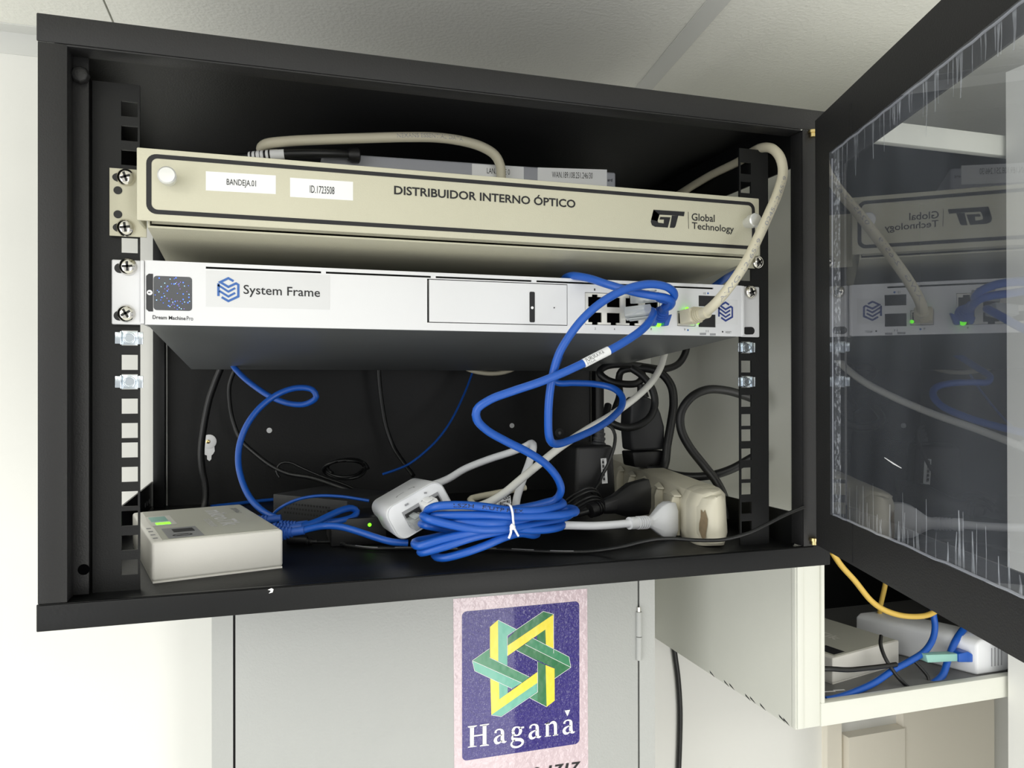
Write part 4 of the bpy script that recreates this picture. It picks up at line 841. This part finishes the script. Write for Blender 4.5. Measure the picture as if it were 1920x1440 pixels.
for k in range(5):
    a0 = 30 + k * 50
    b = MB()
    b.prism([sp(a0, -1, 2), sp(a0, -1, 36), sp(a0, -7, 36), sp(a0, -9, 30), sp(a0, -9, 2)], sa * 4)
    b.prism([sp(a0 - 4, -1, 36), sp(a0 + 12, -1, 40), sp(a0 + 10, -7, 37), sp(a0 - 2, -7, 36)], (0, 0, 1.6))
    b.prism([sp(a0 + 4, -1, 3), sp(a0 + 44, -1, 3), sp(a0 + 44, -1, 33), sp(a0 + 4, -1, 33)], sx_ * -1.4)
    b.build('socket', 'strip', PS, bevel=.5)
# black plug in the strip
pts = [(96.6,78,-123.5),(105.2,72,-121.6),(112.7,66,-119.7),(118,62,-117.5)]
t = rig('power_cable', 'black cord with a moulded black plug in the power strip, behind the white plug', 'power cord', pts[-1])
MB().tube(pts, 2.6, 10).build('cord', 'bcord', t)
e = V(pts[-1]); boot(t, e, V((137.9,66,-113.9)) - e, 6.4, 5, 18, 'dark', 4, 'strain_relief')
rings = [orient_ring(V(c_), h, w_) for c_, h, w_ in (((131,64,-114.7), 6, 5), ((143,68,-113.5), 8, 7), ((160.3,74,-111.9), 15, 9), ((182.4,82,-110.1), 16, 10))]
MB().loft(rings).build('plug', 'dark', t, bevel=.8)
# dashed DC cord running along the floor
pts = [(-109.1,111.4,-139.6),(-95.2,104.6,-139.6),(-81.9,84.6,-139.6),(-66.3,70.9,-139.6),(-50,65.6,-139.6),(-29.6,59.1,-139.6),(-6,47.3,-139.6),(26.3,36.9,-139.6),(52.7,22.1,-139.6),(75.3,10.8,-139.6),(96,6.2,-139.6)] + [(115.5,-6,-135.1),(130.5,-8,-131.9),(144.3,-10,-129.9),(157.2,-12,-129.8),(178.9,-14,-132),(199.4,-16,-132.5),(219.8,-20,-127.9),(237.4,-22,-120.8),(252.9,-25,-113.4),(265.9,-30,-107.2)]
t = rig('power_cable', 'thin black cord with pale dashes running along the front of the rack floor', 'power cord', pts[0])
MB().tube(pts, 1.5, 10).build('cord', 'bcord', t)
C = catmull(pts, 3.0); b = MB(); i = 4
while i < len(C) - 60:
    sg = [C[j] + V((0, -1.15, 1.05)) for j in range(i, min(i + 7, len(C)))]
    b.tube(sg, .32, 6, 3); i += 10
b.build('pale_dash', 'grey_ink', t)
e = V(pts[0]); boot(t, e + V((1, 0, .3)), (-1, .1, .05), 2.2, 3.8, 9, 'dark', 3, 'strain_relief')
MB().lathe(e + V((-7, .7, 2)), (-1, .15, .05), [(0, 4.2), (14, 4.6), (16, 4)], 14).build('plug', 'dark', t)

cable('patch_cable', 'beige cable end just showing below the rear edge of the gateway', [(63.6,300,12.4),(74.3,300,8.2),(91.3,300,5.2),(109.2,300,5.9),(123.4,300,10.2),(131.9,300,15.3)], 2.6, 'cream', 'network cable')
t = thing('media_converter', 'small black box with a green light, half hidden behind the white injector', 'media converter', (-72, 120, -142))
MB().box(-98, -52, 96, 150, -141.9, -119).build('case', 'dark', t, bevel=1.5)
MB().lathe(V([(-66.3,95.6,-125)][0]), (0, -1, 0), [(0, 1.5), (.6, 1.3), (.9, .7)], 12).build('led', 'led', t)

# ------------------------------------------------------------------ grey electrical panel under the rack
EP = thing('electrical_panel', 'grey textured electrical panel door with a purple company sticker, under the black rack', 'electrical panel', (30, 300, -900))
YP = 210
L0, GL, GR, R0 = V((-197.3,210,-293)).x, V((-177.3,210,-295.4)).x, V((238.1,210,-345.5)).x, V((258.2,210,-347.9)).x
b = MB().box(L0, GL - 1.5, YP, YP + 20, -900, -172).box(GR + 1.5, R0, YP, YP + 20, -900, -172).box(GL - 1.5, GR + 1.5, YP, YP + 20, -185, -172).box(GL - 1.5, GR + 1.5, YP, YP + 20, -900, -880)
b.box(L0, R0, YP + 20, WY - .5, -900, -172)
b.build('box', 'panel', EP)
MB().box(GL - 1.4, GR + 1.4, YP + 6, YP + 19, -880, -185).build('door_gasket', 'dark', EP)
dr = MB().box(GL + .6, GR - .6, YP - 1, YP + 6, -878, -187).build('door', 'panel', EP, bevel=1.2)
P = [(237.9,208,-250.6),(237.9,208,-255.8),(237.9,208,-283.1),(237.8,208,-308.1)]
hg = MB().cyl(P[3], P[2], 3.4, 16).cyl(V(P[2]) + V((0, 0, .8)), P[1], 3.4, 16).build('hinge', 'panel', EP)
MB().cyl(P[1], P[0], 2.2, 12).build('hinge_pin', 'chrome', hg)
# sticker
Y9 = 208.7
O4 = None
st = MB().fan([(31,208.7,-224.7),(177.3,208.7,-225.9),(178.1,208.7,-432.2),(31.8,208.7,-427.8)]).build('company_sticker', 'paper', dr); lab(st, 'pink-bordered purple sticker with a woven star emblem')
# tessellated so that the film can crinkle
TLc, TRc, BLc = [(39.9,208.6,-238.4),(168.1,208.6,-239),(41,208.6,-389.8)]
pu = MB().fan(rrect(V(TLc).x, V(TRc).x, V(BLc).z, V(TLc).z, 5, 208.6)).build('print', 'purple', dr); lab(pu, 'purple printed field')
def star(col, *polys):
    b = MB()
    for p in polys: b.fan(p)
    return b.build('emblem', col, dr)
star('sg_l', [(78,208.5,-250.2),(97.7,208.5,-261.7),(88,208.5,-267.4),(87.9,208.5,-300.7),(78.2,208.5,-293.8)], [(78.9,208.5,-314.4),(88.3,208.5,-320),(88.3,208.5,-326.9),(79.3,208.5,-331.9)], [(70.3,208.5,-346.8),(121,208.5,-319.7),(121,208.5,-329.4),(81.4,208.5,-350.1)], [(50.6,208.4,-289),(103.5,208.4,-317.9),(92.9,208.4,-322.5),(53.1,208.4,-299.8)])
star('sg_y', [(69.4,208.5,-256.5),(78,208.5,-250.2),(78.2,208.5,-293.8),(69.4,208.5,-287.7)], [(88.3,208.5,-277.6),(139,208.5,-249.9),(138.9,208.5,-260),(129.7,208.5,-265),(88.2,208.5,-288.3)], [(138.9,208.4,-255.8),(139.4,208.4,-290.9),(130.4,208.4,-285.5),(129.7,208.4,-265)], [(69.6,208.5,-309.6),(78.9,208.5,-314.3),(79.3,208.5,-331.9),(70.7,208.5,-346.9)], [(79.2,208.4,-331.9),(120.7,208.4,-308.4),(121,208.4,-319.6),(70.7,208.4,-346.8)], [(129.9,208.5,-302.2),(140,208.5,-307.1),(140,208.5,-340.8),(131,208.5,-346.2)])
star('sg_d', [(98.9,208.5,-261.5),(127.5,208.5,-245.7),(139,208.5,-249.8),(88.3,208.5,-277.3),(88.3,208.5,-270.4)], [(120.5,208.5,-270.2),(129.7,208.5,-265.1),(130.1,208.5,-285.5),(120.5,208.5,-279.5)], [(97.6,208.3,-283.3),(107.2,208.3,-278.2),(158.4,208.3,-307.7),(140,208.3,-317.6),(140,208.3,-306.7)], [(120.8,208.5,-297.4),(129.9,208.5,-302.3),(131,208.5,-346.3),(121,208.5,-339.4)])
star('sg_m', [(107.2,208.3,-278.2),(115.6,208.3,-272.4),(156.2,208.3,-296.5),(158.3,208.3,-307.7)], [(50.6,208.3,-289),(68.6,208.3,-278.7),(68.9,208.3,-287.9),(111.8,208.3,-312.6),(103.5,208.3,-317.8)], [(111.6,208.5,-334.1),(121,208.5,-329.4),(121,208.5,-339.4)])
b = MB()
for p in ([(50.5,208.2,-289),(103.5,208.2,-317.8)], [(107.2,208.2,-278.2),(158.3,208.2,-307.7)], [(158.3,208.2,-307.7),(139.9,208.2,-317.5)], [(68.9,208.2,-287.8),(111.8,208.2,-312.5)], [(97.6,208.2,-283.3),(120.3,208.2,-296.9)], [(77.9,208.2,-250.1),(97.6,208.2,-261.6)], [(87.9,208.2,-288.2),(87.9,208.2,-267.3),(127.4,208.2,-245.6),(138.9,208.2,-249.7),(138.8,208.2,-290.8)], [(115.5,208.2,-272.4),(156.2,208.2,-296.4),(158.3,208.2,-307.7)], [(70.2,208.2,-346.7),(81.3,208.2,-349.9),(120.9,208.2,-329.3),(120.9,208.2,-297.3)], [(50.5,208.2,-289),(53,208.2,-299.7),(92.9,208.2,-322.5)], [(68.6,208.2,-278.6),(50.5,208.2,-289)], [(111.5,208.2,-334),(130.9,208.2,-346.1)]): b.stroke(p, .45)
K = lambda *p: p
b.fan([(48,208.2,-356.7),(52.3,208.2,-356.7),(52,208.2,-375.9),(48,208.2,-375.9)]); b.fan([(45.8,208.2,-355.1),(55.3,208.2,-355.2),(55.3,208.2,-356.2),(52.3,208.2,-357),(48,208.2,-357),(45.8,208.2,-356.2)]); b.fan([(45.8,208.2,-376.1),(48,208.2,-375.6),(52,208.2,-375.6),(55.2,208.2,-376.4),(55.2,208.2,-376.9),(45.8,208.2,-376.9)])
b.fan([(52,208.2,-365),(61.4,208.2,-365),(61.4,208.2,-366.5),(52,208.2,-366.5)]); b.fan([(61.3,208.2,-356.3),(65.4,208.2,-356.3),(65.4,208.2,-376),(61.3,208.2,-376.2)]); b.fan([(58.4,208.2,-355.2),(68.2,208.2,-355.2),(68.2,208.2,-356.3),(65.4,208.2,-356.9),(61.3,208.2,-356.9),(58.4,208.2,-356.3)]); b.fan([(58.4,208.2,-376.3),(61.3,208.2,-375.8),(65.4,208.2,-375.8),(68,208.2,-377),(68,208.2,-377.7),(58.4,208.2,-377.3)])
sv = V([(80.2,208.2,-370.3),(87.7,208.2,-371.3)][1]).x - V([(80.2,208.2,-370.3),(87.7,208.2,-371.3)][0]).x
ks = sv / 100
def gl(pts, wd): b.stroke(pts, [x * ks for x in wd], smooth=True)
wa, wb = [34, 26, 18, 24, 46, 52, 48, 26, 8], [10, 20, 36, 48, 42, 26, 14]
gl([(75.1,208.2,-366),(75.4,208.2,-364),(77.6,208.2,-362.7),(80.6,208.2,-363.1),(82.4,208.2,-365.7),(82.4,208.2,-373.1),(83.2,208.2,-375.5),(85,208.2,-376.5),(86.9,208.2,-375.8)], wa); gl([(82.1,208.2,-368.5),(78.7,208.2,-369.3),(75.7,208.2,-371.1),(74.8,208.2,-373.4),(76.1,208.2,-376),(78.7,208.2,-376.5),(82,208.2,-374.8)], wb)
gl([(112.8,208.2,-366.2),(113,208.2,-364.2),(115.3,208.2,-362.8),(118.4,208.2,-363.2),(120.3,208.2,-365.8),(120.3,208.2,-373.2),(121,208.2,-375.6),(123,208.2,-376.6),(124.7,208.2,-375.6)], wa); gl([(119.9,208.2,-368.7),(116.4,208.2,-369.6),(113.4,208.2,-371.3),(112.5,208.2,-373.7),(113.8,208.2,-376.2),(116.4,208.2,-376.7),(119.9,208.2,-375)], wb)
gl([(150.7,208.2,-366.4),(151,208.2,-364.6),(153.3,208.2,-363.2),(156.5,208.2,-363.5),(158.1,208.2,-366),(158.1,208.2,-373.4),(159.1,208.2,-375.9),(161,208.2,-376.9),(162.7,208.2,-376)], wa); gl([(157.8,208.2,-369),(154.5,208.2,-369.8),(151.3,208.2,-371.6),(150.4,208.2,-374),(151.7,208.2,-376.4),(154.5,208.2,-376.9),(157.8,208.2,-375.3)], wb)
gl([(93.7,208.2,-366.5),(95.2,208.2,-363.6),(98.2,208.2,-362.8),(101.2,208.2,-364.4),(102.1,208.2,-367.5),(100.6,208.2,-370.5),(97.8,208.2,-371.4),(94.9,208.2,-370),(93.7,208.2,-366.5)], [46, 34, 16, 34, 46, 34, 16, 34, 46]); gl([(101.2,208.2,-364.9),(103.1,208.2,-364.2),(105.9,208.2,-364)], [12, 26, 22])
gl([(95.2,208.2,-370),(93.1,208.2,-372),(93.8,208.2,-374.6),(97.4,208.2,-375.6),(102,208.2,-376.5),(104.4,208.2,-378.6),(103.3,208.2,-381.7),(98.9,208.2,-383.5),(94,208.2,-382.6),(92,208.2,-380.1),(93.3,208.2,-377.4),(96.3,208.2,-375.9)], [10, 22, 44, 44, 44, 38, 30, 28, 30, 28, 20, 10])
b.fan([(129.9,208.2,-363.3),(133.3,208.2,-362.4),(133.2,208.2,-376.8),(129.9,208.2,-376.8)]); b.fan([(128.4,208.2,-363.6),(133.3,208.2,-362.2),(133.3,208.2,-363.7),(128.6,208.2,-364.5)]); b.fan([(128.7,208.2,-376.6),(135.7,208.2,-376.7),(135.7,208.2,-377.4),(128.7,208.2,-377.3)]); b.fan([(137.7,208.2,-376.7),(143.8,208.2,-376.6),(143.8,208.2,-377.5),(137.7,208.2,-377.6)])
gl([(132.6,208.2,-365.8),(135.4,208.2,-363.8),(138.2,208.2,-363.2),(140.4,208.2,-365.4),(140.7,208.2,-371.3),(140.7,208.2,-377.2)], [8, 24, 40, 48, 46, 46])
b.fan([(151.1,208.2,-352.5),(157.4,208.2,-352.4),(154.2,208.2,-359)])
b.build('lettering', 'wink', dr)
b = MB().text('00-1717', *[(103.1,208.2,-417),(166.9,208.2,-418.3),(105.5,208.2,-407.4)], bold=.03); b.build('lettering', 'ink', dr)

# ------------------------------------------------------------------ white rack on the right
WR = thing('white_wall_rack', 'white wall rack with closed side panel, partly hidden behind the open glazed door', 'network rack', (480, 236, -348))
XW, YW, ZW0, ZW1, XR = 347, 85, -348, 262, 780
b = MB().box(XW, XW + 1.5, YW + 8, WY - .5, ZW0, ZW1); b.build('side_panel', 'wrack', WR)
b = MB().box(XW + 2, XR, YW + 6, WY - .5, ZW1 - 1.5, ZW1); b.build('top_panel', 'wrack', WR)
b = MB().box(XW, XW + 29, YW + 2, YW + 9, ZW0, ZW1).box(XW + 29, XW + 33, YW, YW + 12, -325, ZW1 - 20).box(XW + 1, XW + 8, YW, YW + 2.5, ZW0 + 1, ZW1); b.build('front_stile', 'wrack', WR, bevel=.8)
for z0, z1 in ((ZW0, -325), (ZW1 - 22, ZW1)): MB().box(XW + 29, XR, YW + .5, YW + 10, z0, z1).build('front_rail', 'wrack', WR, bevel=.8)
ZS = -327
sl = []
b = MB().box(XW + 2, XR, YW + 10, 360, ZS - 2, ZS); sh = b.build('shelf', 'wshelf', WR)
b = MB()
for x in (388, 402, 414):
    for y in (98, 112): b.prism([(x, y, ZS + .1), (x + 12, y - 2, ZS + .1), (x + 12, y + .5, ZS + .1), (x, y + 2.5, ZS + .1)], (0, 0, .1))
b.build('vent_slot', 'wink', sh)
MB().box(XW + 2, XR, 360, 361.5, ZW0, ZW1 - 2).box(XW + 1.6, XW + 2.6, YW + 14, 360, ZS, ZW1 - 2).box(XR - 2, XR, YW + 10, WY - 1, ZW0, ZW1).box(XW + 3, XR - 2, YW + 14, 360, ZW1 - 3, ZW1 - 1.6).build('shade_lining', 'blackin', WR)  # added black lining, stands in for the shadow inside the rack
MB().box(XW + 34, XW + 40, YW + 18, YW + 20, ZS, ZW1 - 24).build('inner_post', 'dkgrey', WR)
b = MB()
for p in [(346.8,237.4,-347.8),(346.8,207.6,-348),(346.8,197,-347.7),(346.8,166.7,-347.9),(346.8,157.9,-347.4),(346.8,140.1,-347.7),(346.8,108.3,-346.8),(346.8,101.6,-347.2)]:
    b.prism([V(p) + V((0, dy, dz)) for dy, dz in ((-5, -.5), (4, 1.5), (5, 3.5), (-2, 1.2))], (.2, 0, 0))
b.build('paint_chip', 'ink', WR)
# contents
A, B = [(423.8,126.3,-327),(535.6,151.4,-327)]
t, q, W = box_router('white box router on the shelf of the white rack, crossed by a black cord', A, B, 128, 28, ZS, False)
H = 28.4
MB().text('mikroTik', q(52, 118, H), q(52, 36, H), q(66, 118, H), .02).build('lettering', 'rwhite', t)
MB().prism([q(10, 6, H), q(28, 6, H), q(28, 30, H), q(10, 30, H)], (0, 0, .15)).build('sticker', 'dkgrey', t)
cable('network_cable', 'yellow network cable swagged across the opening of the white rack', [(401.3,100,-179.3),(414.1,102,-194.3),(433.4,105,-211.8),(456.4,108,-235),(476,112,-247.4),(500.9,116,-257),(526.5,120,-262.2),(549,124,-263.6),(574,130,-259.8)], 3.0, 'yellow', 'network cable')
cable('network_cable', 'yellow network cable standing up behind the router in the white rack', [(565.4,200,-233.2),(566,205,-253.8),(566.1,212,-278.3),(568.3,218,-296.5),(561.5,222,-308.9),(547.4,226,-312.7)], 3.0, 'yellow', 'network cable')
cable('network_cable', 'blue network cable sweeping in front of the router in the white rack', [(569.4,135,-248.7),(562.7,130,-264.7),(560.7,126,-276.5),(554.3,122,-288.3),(537,116,-299.2),(511.2,112,-306.7),(486,108,-311.7),(457.9,104,-320.5),(428.1,101,-325.9),(406.5,99,-327.9),(391.3,98,-327.9)], 3.5, 'blue', 'network cable')
cable('network_cable', 'blue network cable rising beside the white socket block in the white rack', [(614.2,128,-277.9),(598.1,124,-285.4),(580,118,-295.5),(565.6,113,-310),(551.7,107,-323.9),(536.9,104,-329.7),(525.7,103,-331.5)], 3.8, 'blue', 'network cable')
cable('power_cable', 'black cord running level across the router in the white rack', [(394.4,108,-300.4),(403.3,106,-300.7),(425,105,-303.8),(448.6,105,-304.8),(472.7,105,-305.2),(489.5,108,-306.4)], 2.6, 'bcord', 'power cord')
cable('thin_cable', 'thin black twin cord dropping over the router edge in the white rack', [(486.8,126,-281.1),(480.5,120,-287.8),(477.9,112,-297.5),(479.2,106,-305.7),(486.1,103,-316.7),(496.7,101,-327.3),(503.2,99,-331.9)], 2.0, 'bcord')
cable('thin_cable', 'thin black cord hooking down to the shelf beside the teal plug', [(518.3,112,-307.5),(525.7,110,-315.7),(531.3,107,-324.4),(529.6,104,-331.2),(521.5,101,-334.2)], 1.7, 'bcord')
t = thing('socket_block', 'white slotted power socket block at the right end of the white rack shelf', 'power strip', (639.8,130,-340.2))
a0 = V((591.7,100,-324.2)); 
c0 = a0.x; b = MB()
b.prism([(c0, 100, ZS), (c0 + 46, 100, ZS), (c0 + 46, 100, ZS + 38), (c0 + 6, 100, ZS + 38), (c0, 100, ZS + 34)], (-52, 125, 0))
b.build('body', 'pwhite', t, bevel=3, seg=3)
b = MB()
for k in range(4): b.box(c0 + 20 + 4.6 * k, c0 + 21 + 4.6 * k, 99.4, 100.2, ZS + 8, ZS + 28)
b.build('slot', 'grey_ink', t)
t = thing('lan_coupler', 'pale teal plug with a blue collar pushed into the white socket block', 'plug', (569.2,108,-311.6))
MB().prism([(527.5,106,-299.6),(573,106,-303.2),(573,106,-311.4),(530.3,106,-308.5)], (0, 10, 0)).build('plug', 'teal', t, bevel=1)
MB().prism([(570.8,104,-302.3),(584.3,104,-301.4),(591.8,104,-305.7),(591.7,104,-313.9),(570.8,104,-311.6)], (0, 14, 0)).build('collar', 'blue', t, bevel=1)
# black feed on the wall
cable('power_cable', 'black cord running down the white wall beside the grey electrical panel', [(376.8,384,-348.5),(380,384,-374.2),(384.8,384,-407.4),(387.9,384,-451.4),(387,384,-502.2),(384.4,384,-560),(383.4,384,-617.9)], 3.6, 'bcord', 'power cord')
# cream trunking on the wall below
struct('trim_3', MB().box(623, 648, 376, 388, -1500, -352), 'cream_wall')
struct('trim_4', MB().box(655, 757, 370, 388, -1500, -521), 'cream_wall')
struct('trim_5', MB().box(758, 935, 374, 388, -1500, -352), 'cream_wall')
